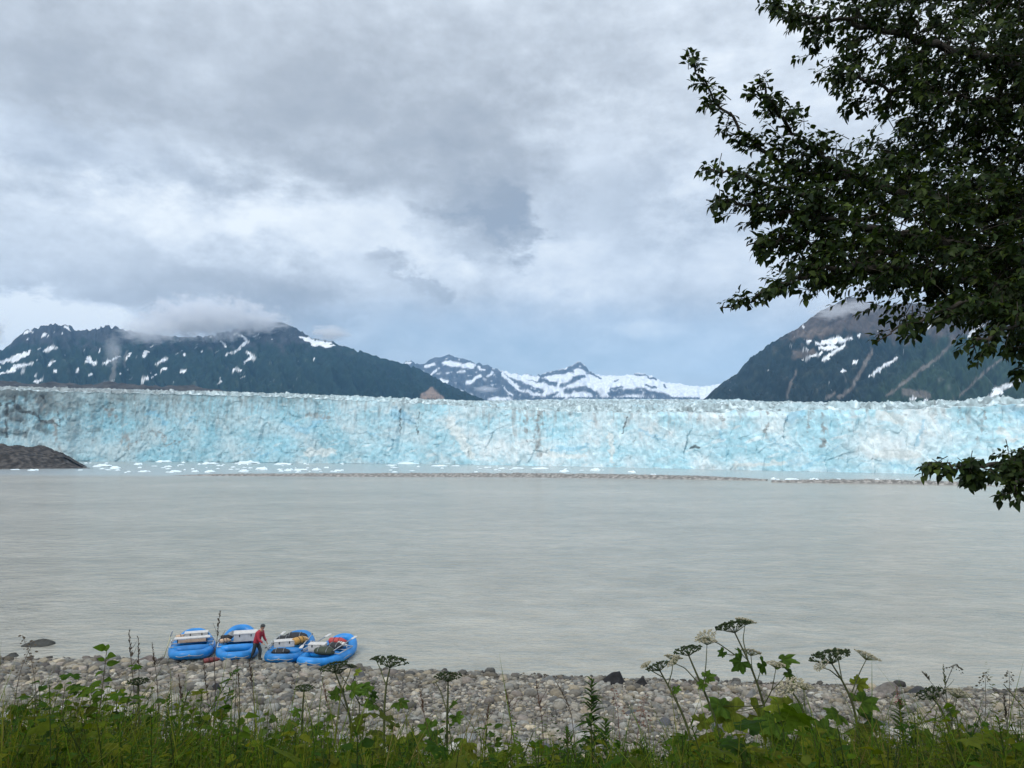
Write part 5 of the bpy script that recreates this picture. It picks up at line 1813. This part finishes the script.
cow_parsnip(8.3, 352, [
    ([(352, 742, 0), (350, 715, 0), (342, 690, 0), (335, 672, 0)], 26, True, (-.1, 0)),
    ([(352, 738, 0), (362, 706, .1), (350, 688, .1), (340, 674, .2)], 14, True, (0, 0)),
    ([(342, 690, 0), (349, 675, .1), (351, 668, .1)], 10, True, (.2, 0)),
], [(338, 694, 20, "g", -.7, .2), (352, 690, 22, "g", .5, .3), (362, 688, 22, "g", .8, .2), (372, 694, 16, "d", .6, -.3), (356, 672, 12, "y", .6, .3), (330, 752, 40, "g", -.6, -.1)],
    "cow parsnip whose dark head stands in front of the last raft")
cow_parsnip(8.3, 447, [
    ([(447, 750, 0), (447, 715, 0), (448, 695, 0), (448, 682, 0)], 25, True, (0, 0)),
    ([(447, 712, 0), (441, 692, .1), (436, 683, .1)], 8, False, (-.2, 0)),
], [(456, 716, 17, "g", .5, -.6), (452, 704, 14, "g", .5, .3), (430, 728, 26, "g", -.9, .1), (437, 736, 26, "d", -.6, -.2), (460, 750, 34, "y", .7, -.1)],
    "cow parsnip with a flat dark head standing alone in front of the middle beach")
cow_parsnip(8.4, 138, [
    ([(140, 735, 0), (139, 710, 0), (138, 694, 0), (138, 686, 0)], 20, True, (0, 0)),
], [(130, 722, 22, "g", -.8, .1), (150, 728, 24, "y", .8, .1)],
    "small dark-headed cow parsnip at the left, below the thin dark seed stalks")
cow_parsnip(8.4, 302, [
    ([(302, 745, 0), (302, 722, 0), (303, 702, 0), (304, 692, 0)], 18, True, (0, 0)),
], [(292, 728, 24, "g", -.8, .1), (312, 730, 26, "d", .8, .1), (298, 712, 15, "g", -.6, .2)],
    "small dark-headed cow parsnip below the third raft, left of the taller ones")


def fireweed(px_, top, Y, label, red=False, leafL=0.13, col=(0.035, 0.080, 0.010)):
    b0 = base_of(px_, Y)
    tip = np.array(at(px_ + random.uniform(-4, 4), top, Y))
    root = empty("fireweed", b0)
    tag(root, label, "wild plant", "fireweed plants on the bank")
    st = spline([b0, b0 * .6 + tip * .4 + [random.uniform(-.06, .06), 0, 0], b0 * .25 + tip * .75 + [random.uniform(-.04, .04), 0, 0], tip], 12)
    s_ = Soup()
    s_.tube(st, [0.009, 0.006, 0.003], np.array([0.10, 0.06, 0.035]) if red else np.array([0.07, 0.085, 0.03]), 6)
    s_.build("stem", m_stem, root, origin=b0)
    h_ = tip[2] - b0[2]
    k_ = int(45 + 60 * h_)
    tt_ = np.linspace(0.12, 0.96 if not red else 0.86, k_)
    P = np.stack([np.interp(tt_, np.linspace(0, 1, 12), st[:, q]) for q in range(3)], 1)
    an = np.arange(k_) * 2.4
    an = an + rng.normal(0, 0.5, k_)
    Dr = np.stack([np.cos(an), np.sin(an), 0.25 + 1.1 * tt_ ** 3 + rng.normal(0, 0.28, k_)], 1)
    Ln = leafL * (1 - 0.72 * tt_ ** 2.2) * rng.uniform(0.55, 1.25, k_)
    V, q4, nv = leaf_batch(P, Dr, np.tile([0, 0, 1.0], (k_, 1)), Ln, Ln * 0.15, LANCE, 0.2, 0.45)
    f_ = Soup()
    f_.add(V, f4=q4, col=np.repeat(np.array(col) * rng.uniform(0.75, 1.25, (k_, 1)), nv, 0))
    f_.build("foliage", m_leaf, root, origin=b0)
    if red:
        k_ = 26
        tt_ = np.linspace(0.84, 1.0, k_)
        P = np.stack([np.interp(tt_, np.linspace(0, 1, 12), st[:, q]) for q in range(3)], 1)
        an = np.arange(k_) * 2.4
        Dr = np.stack([np.cos(an), np.sin(an), 0.1 + 0 * an], 1)
        Ln = 0.045 * (1.1 - 0.7 * np.linspace(0, 1, k_))
        V, q4, nv = leaf_batch(P, Dr, np.tile([0, 0, 1.0], (k_, 1)), Ln, Ln * 0.2, LANCE, 0.2, 0.3)
        f_ = Soup()
        f_.add(V, f4=q4, col=np.array([0.20, 0.035, 0.06]))
        f_.build("buds", m_flor, root, origin=b0)


fireweed(593, 676, 8.0, "tall leafy fireweed standing against the stones in the middle right of the bank", leafL=0.20, col=(0.032, 0.072, 0.010))
fireweed(603, 716, 7.4, "shorter leafy fireweed right beside the tall central one", leafL=0.17)
fireweed(899, 686, 8.0, "red-tipped fireweed standing against the stones at the right", True, leafL=0.16, col=(0.04, 0.078, 0.022))
fireweed(915, 730, 7.2, "low dark fireweed at the foot of the red-tipped one", leafL=0.16, col=(0.035, 0.065, 0.02))
fireweed(565, 726, 7.8, "short fireweed just left of the tall central one", leafL=0.14)
fireweed(640, 738, 7.4, "low fireweed left of the bent cow parsnip's foot", leafL=0.15)
fireweed(245, 722, 7.8, "fireweed at the left, below the gap between the second raft and the person", leafL=0.13, col=(0.07, 0.10, 0.03))
fireweed(985, 722, 7.6, "leafy fireweed close to the right edge of the picture", leafL=0.15)
fireweed(520, 742, 7.4, "low fireweed between the lone cow parsnip and the tall central fireweed", leafL=0.14)

# young leafy shoots at the left
def shoot(px_, top, Y, label, n_l=14, size=0.12, col=(0.07, 0.13, 0.012), lean=8):
    b0 = base_of(px_, Y)
    tip = np.array(at(px_ + lean, top, Y))
    root = empty("leafy_shoot", b0)
    tag(root, label, "sapling", "young leafy shoots on the bank")
    st = spline([b0, b0 * .5 + tip * .5 + [0.03, 0, 0], tip], 12)
    s_ = Soup()
    s_.tube(st, [0.009, 0.006, 0.003], np.array([0.09, 0.075, 0.04]), 6)
    s_.build("stem", m_stem, root, origin=b0)
    tt_ = np.linspace(0.3, 1.0, n_l)
    P = np.stack([np.interp(tt_, np.linspace(0, 1, 12), st[:, q]) for q in range(3)], 1)
    an = np.arange(n_l) * 2.5 + 1
    Dr = np.stack([np.cos(an), np.sin(an) * .7, 0.25 + 0.2 * rng.normal(size=n_l)], 1)
    Ln = size * rng.uniform(0.7, 1.2, n_l)
    V, q4, nv = leaf_batch(P + unit(Dr) * 0.015, Dr, np.tile([0, -0.5, 1.0], (n_l, 1)) + rng.normal(0, .3, (n_l, 3)), Ln, Ln * 0.34, OVATE, 0.3, 0.4, 0.08)
    f_ = Soup()
    f_.add(V, f4=q4, col=np.repeat(np.array(col) * rng.uniform(0.75, 1.25, (n_l, 1)), nv, 0))
    f_.build("foliage", m_leaf, root, origin=b0)


shoot(98, 648, 8.2, "tallest leafy shoot at the left with bright leaves reaching the waterline", 30, 0.105, (0.065, 0.12, 0.012), 9)
shoot(88, 688, 8.0, "bushy leafy shoot just left of the tallest shoot's foot", 30, 0.105, (0.07, 0.125, 0.012), 4)
shoot(112, 694, 7.8, "low bright leafy shoot just right of the tallest shoot's foot", 28, 0.10, (0.09, 0.14, 0.012), 6)
shoot(150, 704, 7.6, "leafy shoot right of the small dark-headed cow parsnip at the left", 26, 0.10, (0.06, 0.10, 0.025), 4)
shoot(22, 700, 7.8, "leafy shoot nearest the left edge of the picture", 26, 0.10, (0.06, 0.095, 0.025), -4)
shoot(265, 712, 7.8, "leafy shoot at the foot of the thin stalk below the person", 24, 0.10, (0.07, 0.11, 0.03), 3)

shoot(62, 684, 7.9, "leafy shoot standing between the left edge and the tallest shoot", 28, 0.10, (0.055, 0.10, 0.012), 3)
shoot(190, 702, 7.9, "leafy shoot on the bank below the first raft", 26, 0.10, (0.06, 0.105, 0.012), 4)
shoot(225, 708, 7.7, "leafy shoot on the bank below the second raft", 24, 0.10, (0.045, 0.085, 0.012), -3)
shoot(322, 716, 7.7, "leafy shoot on the bank below the third raft", 24, 0.10, (0.06, 0.105, 0.012), 3)
shoot(490, 726, 7.6, "leafy shoot right of the lone cow parsnip in front of the middle beach", 22, 0.10, (0.05, 0.09, 0.012), 4)
fireweed(172, 690, 8.0, "slim fireweed on the bank below the gap left of the first raft", leafL=0.12)
fireweed(42, 698, 7.9, "slim fireweed close to the left edge of the picture", leafL=0.12)
fireweed(415, 724, 7.8, "slim fireweed between the wide-headed and the lone cow parsnip", leafL=0.13)

# thin dry stalks with seed heads
def stalk(pts, Y, label, head=0.35, col=(0.07, 0.052, 0.04), side=True, grass_like=False, group="thin dry stalks on the bank"):
    b0 = base_of(pts[0][0], Y)
    P = [b0] + [np.array(at(x, y, Y)) for x, y in pts[0:]]
    root = empty("dry_stalk", b0)
    tag(root, label, "dry stalk", group)
    st = spline(P, 22)
    s_ = Soup()
    s_.tube(st, [0.0055, 0.004, 0.002], np.array(col), 5)
    s_.build("stem", m_stem, root, origin=b0)
    k_ = 34 if not grass_like else 26
    tt_ = np.linspace(1 - head, 1.0, k_)
    Q = np.stack([np.interp(tt_, np.linspace(0, 1, 22), st[:, q]) for q in range(3)], 1)
    an = rng.uniform(0, 6.28, k_)
    if grass_like:
        Dr = np.stack([np.cos(an), np.sin(an), -0.3 + 0 * an], 1)
        Q = Q + unit(Dr) * rng.uniform(0.01, 0.10, (k_, 1)) * (1.1 - np.linspace(0, 1, k_))[:, None]
        Ln = rng.uniform(0.015, 0.035, k_)
    else:
        Dr = np.stack([np.cos(an) * .5, np.sin(an) * .5, 1 + 0 * an], 1)
        Ln = rng.uniform(0.02, 0.05, k_) * (1.15 - 0.6 * np.linspace(0, 1, k_))
    V, q4, nv = leaf_batch(Q, Dr, np.stack([-np.sin(an), np.cos(an), 0 * an], 1), Ln, Ln * (0.16 if not grass_like else 0.28), LANCE, 0.4, 0.1)
    f_ = Soup()
    f_.add(V, f4=q4, col=np.repeat(np.array(col) * rng.uniform(0.7, 1.5, (k_, 1)), nv, 0))
    if side:
        for q in (0.62, 0.7, 0.78):
            p0 = np.array([np.interp(q, np.linspace(0, 1, 22), st[:, w_]) for w_ in range(3)])
            e_ = p0 + np.array([rng.choice([-1, 1]) * rng.uniform(.05, .10), 0, rng.uniform(.08, .16)])
            f_.tube(spline([p0, p0 * .5 + e_ * .5 + [0.01, 0, -.01], e_], 5), [0.003, 0.0015], np.array(col), 4)
    f_.build("seed_head", m_flor, root, origin=b0)


stalk([(216, 700), (214, 660), (217, 640), (220, 611)], 8.4, "tallest dark dry stalk, crossing the water between the first two rafts", 0.22)
stalk([(135, 700), (131, 660), (129, 630)], 8.4, "dark dry stalk left of the first raft, the left one of a close pair", 0.3)
stalk([(139, 700), (139, 670), (138, 637)], 8.5, "dark dry stalk left of the first raft, the right one of a close pair", 0.3, side=False)
stalk([(159, 720), (157, 680), (152, 643)], 8.2, "very thin dry stalk between the paired stalks and the first raft", 0.2)
stalk([(212, 735), (207, 695), (203, 659)], 8.2, "dark dry stalk on the stones below the first raft", 0.35, side=False)
stalk([(186, 748), (183, 715), (179, 676)], 8.0, "short thin dry stalk in front of the stones below the first raft's left half", 0.2)
stalk([(238, 738), (240, 700), (237, 662)], 8.2, "thin dry stalk on the stones below the second raft", 0.2)
stalk([(255, 740), (254, 700), (249, 660)], 8.0, "thin bent stalk on the stones below the person", 0.2)
stalk([(40, 740), (37, 700), (32, 660), (22, 635)], 8.0, "arching grass stalk with a loose seed head before the long dark rock", 0.3, (0.12, 0.095, 0.075), False, True)
stalk([(12, 745), (14, 705), (20, 670), (34, 640)], 7.8, "arching grass stalk nearest the left edge, leaning toward the long dark rock", 0.3, (0.12, 0.095, 0.075), False, True)
stalk([(512, 740), (510, 710), (506, 690)], 8.2, "thin reddish stalk, left one of two beside the lone cow parsnip", 0.3, (0.11, 0.07, 0.055))
stalk([(544, 745), (541, 712), (536, 682)], 8.2, "thin reddish stalk right of the lone cow parsnip, the taller of two", 0.3, (0.11, 0.07, 0.055))
stalk([(575, 745), (571, 710), (553, 676)], 8.2, "thin pale stalk leaning left beside the tall central fireweed", 0.3, (0.13, 0.10, 0.075))
stalk([(620, 745), (618, 712), (613, 688)], 8.0, "pinkish grass plume on the stones right of the tall central fireweed", 0.35, (0.19, 0.115, 0.10), False, True)
stalk([(636, 748), (640, 718), (646, 694)], 8.0, "pinkish grass plume leaning right, below the black boulders", 0.35, (0.19, 0.115, 0.10), False, True)
stalk([(650, 748), (648, 725), (640, 706)], 7.8, "short pinkish grass plume at the foot of the bent cow parsnip", 0.35, (0.19, 0.115, 0.10), False, True)
stalk([(950, 740), (947, 700), (943, 665)], 8.2, "thin green stalk rising through the low cow parsnip near the right edge", 0.2, (0.07, 0.08, 0.04))
stalk([(960, 735), (942, 695), (922, 672)], 8.3, "bare stem leaning left above the low cow parsnip at the right", 0.12, (0.08, 0.075, 0.055), False)
stalk([(905, 740), (940, 700), (952, 668), (956, 664)], 8.1, "arching grass stalk with small drooping seeds above the low cow parsnip", 0.22, (0.08, 0.075, 0.06), False, True)
stalk([(984, 735), (986, 700), (985, 672)], 8.3, "grass stalk with a small round seed tuft at the waterline near the right edge", 0.14, (0.10, 0.09, 0.07), False, True)
stalk([(1006, 735), (1010, 700), (1009, 671)], 8.3, "grass stalk with a round seed tuft closest to the right edge", 0.14, (0.10, 0.09, 0.07), False, True)
stalk([(1010, 745), (1006, 720), (1004, 696)], 8.0, "short dark spike on the stones at the right edge", 0.3, (0.05, 0.042, 0.035), False)
stalk([(340, 738), (328, 705), (322, 680)], 8.2, "thin reddish stalk below the last two rafts", 0.3, (0.13, 0.08, 0.06))
stalk([(432, 745), (424, 715), (420, 690)], 8.2, "thin reddish stalk between the wide-headed and the lone cow parsnip", 0.3, (0.13, 0.08, 0.06))
stalk([(480, 750), (486, 722), (490, 704)], 8.0, "thin brown stalk right of the lone cow parsnip's foot", 0.3, (0.10, 0.07, 0.05))
# ------------------------------------------------------------------ the tree at the right
m_bark = mat("tree_bark", (0.045, 0.038, 0.030), rough=0.9, var=0.35, vscale=8, bump=0.8, bscale=14, dist=0.03)
m_tleaf = mat("tree_leaf", attr=True, rough=0.45, var=0.2, vscale=6, trans=0.28, spec=0.12)
TX, TY = 6.9, 7.4
tb = np.array([TX, TY, gz1(TX, TY) - 0.1])
tree = empty("tree", tb)
tag(tree, "dark leafy tree overhanging from the upper right, a low bough hanging at the right edge", "tree")
# boughs: photo position of each node from trunk to tip with its distance, and how far leaves spread round it (pixels)
BOUGHS = [
    ([(1250, 250), (1120, 235), (1010, 215), (930, 200), (860, 182), (805, 172), (778, 163), (752, 141), (724, 112), (702, 84), (687, 54)], (7.4, 6.5, 6.2), [75, 70, 62, 52, 40, 26, 13, 12, 11, 9, 6], 1.0),
    ([(870, 185), (825, 160), (790, 130), (768, 98), (758, 74)], (6.5, 6.1), [30, 24, 18, 14, 7], 1.0),
    ([(1250, 110), (1100, 85), (980, 58), (890, 32), (835, 18), (790, 12), (769, 8)], (7.4, 6.6, 6.3), [90, 85, 72, 52, 32, 20, 9], 1.1),
    ([(1250, 20), (1120, -15), (1000, -40), (890, -55), (815, -45)], (7.4, 7.0, 6.6), [95, 90, 85, 60, 35], 0.7),
    ([(1100, 85), (1000, 100), (925, 95), (870, 82), (830, 70)], (6.9, 6.4), [60, 55, 44, 28, 12], 1.0),
    ([(1250, 300), (1110, 280), (980, 250), (890, 232), (820, 218), (765, 207), (726, 201), (708, 200)], (7.4, 6.2, 6.0), [85, 80, 68, 54, 36, 18, 10, 5], 1.1),
    ([(830, 200), (780, 190), (740, 173), (706, 169)], (6.2, 5.9), [22, 16, 10, 5], 1.0),
    ([(1250, 350), (1110, 310), (990, 285), (900, 268), (835, 266), (795, 280), (760, 296), (720, 308)], (7.4, 6.0, 5.8), [75, 62, 52, 40, 27, 17, 11, 6], 1.0),
    ([(900, 255), (820, 243), (775, 242), (747, 246)], (6.3, 6.0), [36, 26, 15, 7], 1.0),
    ([(1250, 360), (1120, 325), (1030, 305), (965, 302), (918, 320), (877, 341)], (7.4, 6.0, 5.9), [52, 40, 28, 20, 13, 8], 0.8),
    ([(1030, 315), (1000, 332), (968, 349)], (6.0, 5.8), [22, 14, 8], 0.9),
    ([(1080, 325), (1045, 338), (1012, 347)], (6.2, 6.0), [24, 15, 9], 0.9),
    ([(1250, 390), (1120, 378), (1060, 372), (1016, 368)], (7.4, 6.3, 6.1), [14, 10, 8, 6], 0.8),
    ([(1250, 420), (1130, 440), (1060, 458), (1005, 466), (960, 468), (928, 464)], (7.4, 6.0, 5.8), [30, 22, 18, 13, 9, 6], 1.3),
    ([(1130, 440), (1060, 446), (1020, 450)], (6.1, 5.9), [18, 14, 8], 1.0),
    ([(1060, 458), (1030, 478), (1006, 488)], (5.9, 5.8), [16, 14, 10], 1.2),
    ([(1250, 180), (1130, 160), (1020, 150), (940, 150), (880, 150)], (7.6, 7.6, 7.2), [90, 85, 75, 58, 30], 1.0),
    ([(1250, 120), (1140, 40), (1050, 10), (960, 0), (900, 0)], (7.8, 7.8, 7.6), [90, 85, 75, 55, 30], 0.9),
    ([(1250, 300), (1140, 250), (1060, 220), (990, 200), (930, 195)], (7.8, 7.4, 7.0), [90, 85, 70, 55, 35], 0.9),
    ([(1250, 380), (1150, 300), (1080, 275), (1010, 255)], (7.8, 7.2, 7.0), [80, 70, 55, 40], 0.8),
]
crown = Soup()
twigs = Soup()
limb_soups = []
nleaf = 0
TG = np.array([[0.017, 0.031, 0.009], [0.022, 0.040, 0.010], [0.012, 0.024, 0.007], [0.032, 0.050, 0.012], [0.062, 0.090, 0.020]])


def spray(p0, d, n_l, size, dark=1.0):
    """A short twig with alternate leaves hanging from it."""
    global nleaf
    L_ = rng.uniform(0.10, 0.22)
    d = unit(d)
    p0 = p0 - d * L_ * 0.75
    e_ = p0 + d * L_ + np.array([0, 0, -0.12 * L_])
    st = spline([p0, p0 * .5 + e_ * .5 + [0, 0, 0.02], e_], 5)
    twigs.tube(st, [0.004, 0.002], np.array([0.05, 0.042, 0.032]), 3)
    tt_ = np.concatenate([np.linspace(0.15, 1, n_l - 2), [1, 1]])
    P = np.stack([np.interp(tt_, np.linspace(0, 1, 5), st[:, q]) for q in range(3)], 1)
    a = np.arange(n_l) * 2.6 + rng.uniform(0, 6)
    side = unit(np.cross(d, [0.1, 0.2, 1.0]))
    upv = np.cross(side, d)
    Dr = d[None] * 0.75 + side[None] * np.cos(a)[:, None] * 0.95 + upv[None] * np.sin(a)[:, None] * 0.55 + np.array([0, 0, -0.55])[None] * rng.uniform(0.2, 1.4, (n_l, 1)) + rng.normal(0, .2, (n_l, 3))
    Nn = np.array([0, 0, 1.0])[None] + rng.normal(0, 0.5, (n_l, 3)) + d[None] * 0.3
    Ln = size * rng.uniform(0.6, 1.2, n_l)
    P = P + unit(Dr) * 0.022
    V, q4, nv = leaf_batch(P, Dr, Nn, Ln, Ln * rng.uniform(0.26, 0.36, n_l), SIMPLE, 0.35, 0.35)
    crown.add(V, f4=q4, col=np.repeat(TG[rng.choice(5, n_l, p=[.24, .24, .24, .18, .10])] * rng.uniform(0.8, 1.2, (n_l, 1)), nv, 0))
    nleaf += n_l


for pts, dep, spread, dens in BOUGHS:
    ndp = np.interp(np.linspace(0, 1, len(pts)), np.linspace(0, 1, len(dep)), dep)
    W3 = np.array([at(x, y, d_)[:] for (x, y), d_ in zip(pts, ndp)])
    n = 6 * len(pts)
    path = spline(W3, n)
    for k_ in range(3):
        path[1:-1] += rng.normal(0, 0.010, (n - 2, 3))
    s_ = Soup()
    big = pts[0][0] > 1200
    s_.tube(path, [0.085 if big else 0.022, 0.04 if big else 0.014, 0.016, 0.004], np.array([1, 1, 1]), 7)
    limb_soups.append(s_)
    # sprays along the bough
    seg = np.linalg.norm(np.diff(W3, axis=0), axis=1)
    for i in range(len(pts) - 1):
        s0, s1 = spread[i] / F * ndp[i], spread[i + 1] / F * ndp[i + 1]
        cnt = seg[i] * dens * (18 + 215 * (s0 + s1) / 2)
        if pts[i][0] > 1130:
            cnt *= 0.45
        if spread[i] < 17:
            cnt *= 0.8
        cnt = int(cnt + rng.random())
        for q in range(cnt):
            t = rng.random()
            sp = s0 + (s1 - s0) * t
            c0 = W3[i] * (1 - t) + W3[i + 1] * t
            off = np.clip(rng.normal(0, 1, 3), -1.6, 1.6) * np.array([0.55, 0.8, 0.55]) * sp
            along = unit(W3[min(i + 1, len(W3) - 1)] - W3[max(i - 1, 0)])
            p0 = c0 + off
            qx_, qy_ = proj_np(p0[None])
            if qy_[0] < 400 and pts[0][1] != 420 and len(pts) > 4 and qy_[0] > np.interp(qx_[0], [690, 800, 865, 1000, 1024, 1150], [315, 288, 336, 334, 318, 335]):
                continue
            d = along * 0.8 + off / max(sp, 0.05) * 0.5 + rng.normal(0, 0.35, 3) + np.array([0, 0, -0.15])
            if np.linalg.norm(off) > 0.12 and q % 4 == 0:
                twigs.tube(spline([c0, c0 * .5 + p0 * .5 + [0, 0, .02], p0], 4), [0.006, 0.003], np.array([0.05, 0.042, 0.032]), 3)
            spray(p0, d, int(rng.integers(10, 16)), rng.uniform(0.054, 0.078))
# the rest of the crown above and beyond the frame
for q in range(900):
    v = rng.normal(0, 1, 3)
    v = v / np.linalg.norm(v) * rng.random() ** (1 / 2.2)
    c0 = np.array([TX + 1.2, TY + 0.6, tb[2] + 8.0]) + v * np.array([3.0, 3.0, 4.0])
    pxq, pyq = proj_np(c0[None])
    if pxq[0] < 1060 and pyq[0] > -60:
        continue
    spray(c0, unit(v) + rng.normal(0, .4, 3), int(rng.integers(6, 10)), 0.085)
cr_o = crown.build("crown", m_tleaf, tree, origin=tb)
tw_o = twigs.build("twigs", m_stem, cr_o, origin=tb)
tr_s = Soup()
tr_s.tube(spline([tb, tb + [0.05, 0, 2.5], tb + [-0.1, 0.1, 5.5], tb + [0.3, 0.3, 9.0], tb + [0.4, 0.4, 11.5]], 24), [0.26, 0.20, 0.17, 0.11, 0.03], np.array([1, 1, 1]), 12)
tr_s.build("trunk", m_bark, tree, origin=tb)
for s_ in limb_soups:
    s_.build("limb", m_bark, tree, origin=tb)
print("leaves", nleaf)
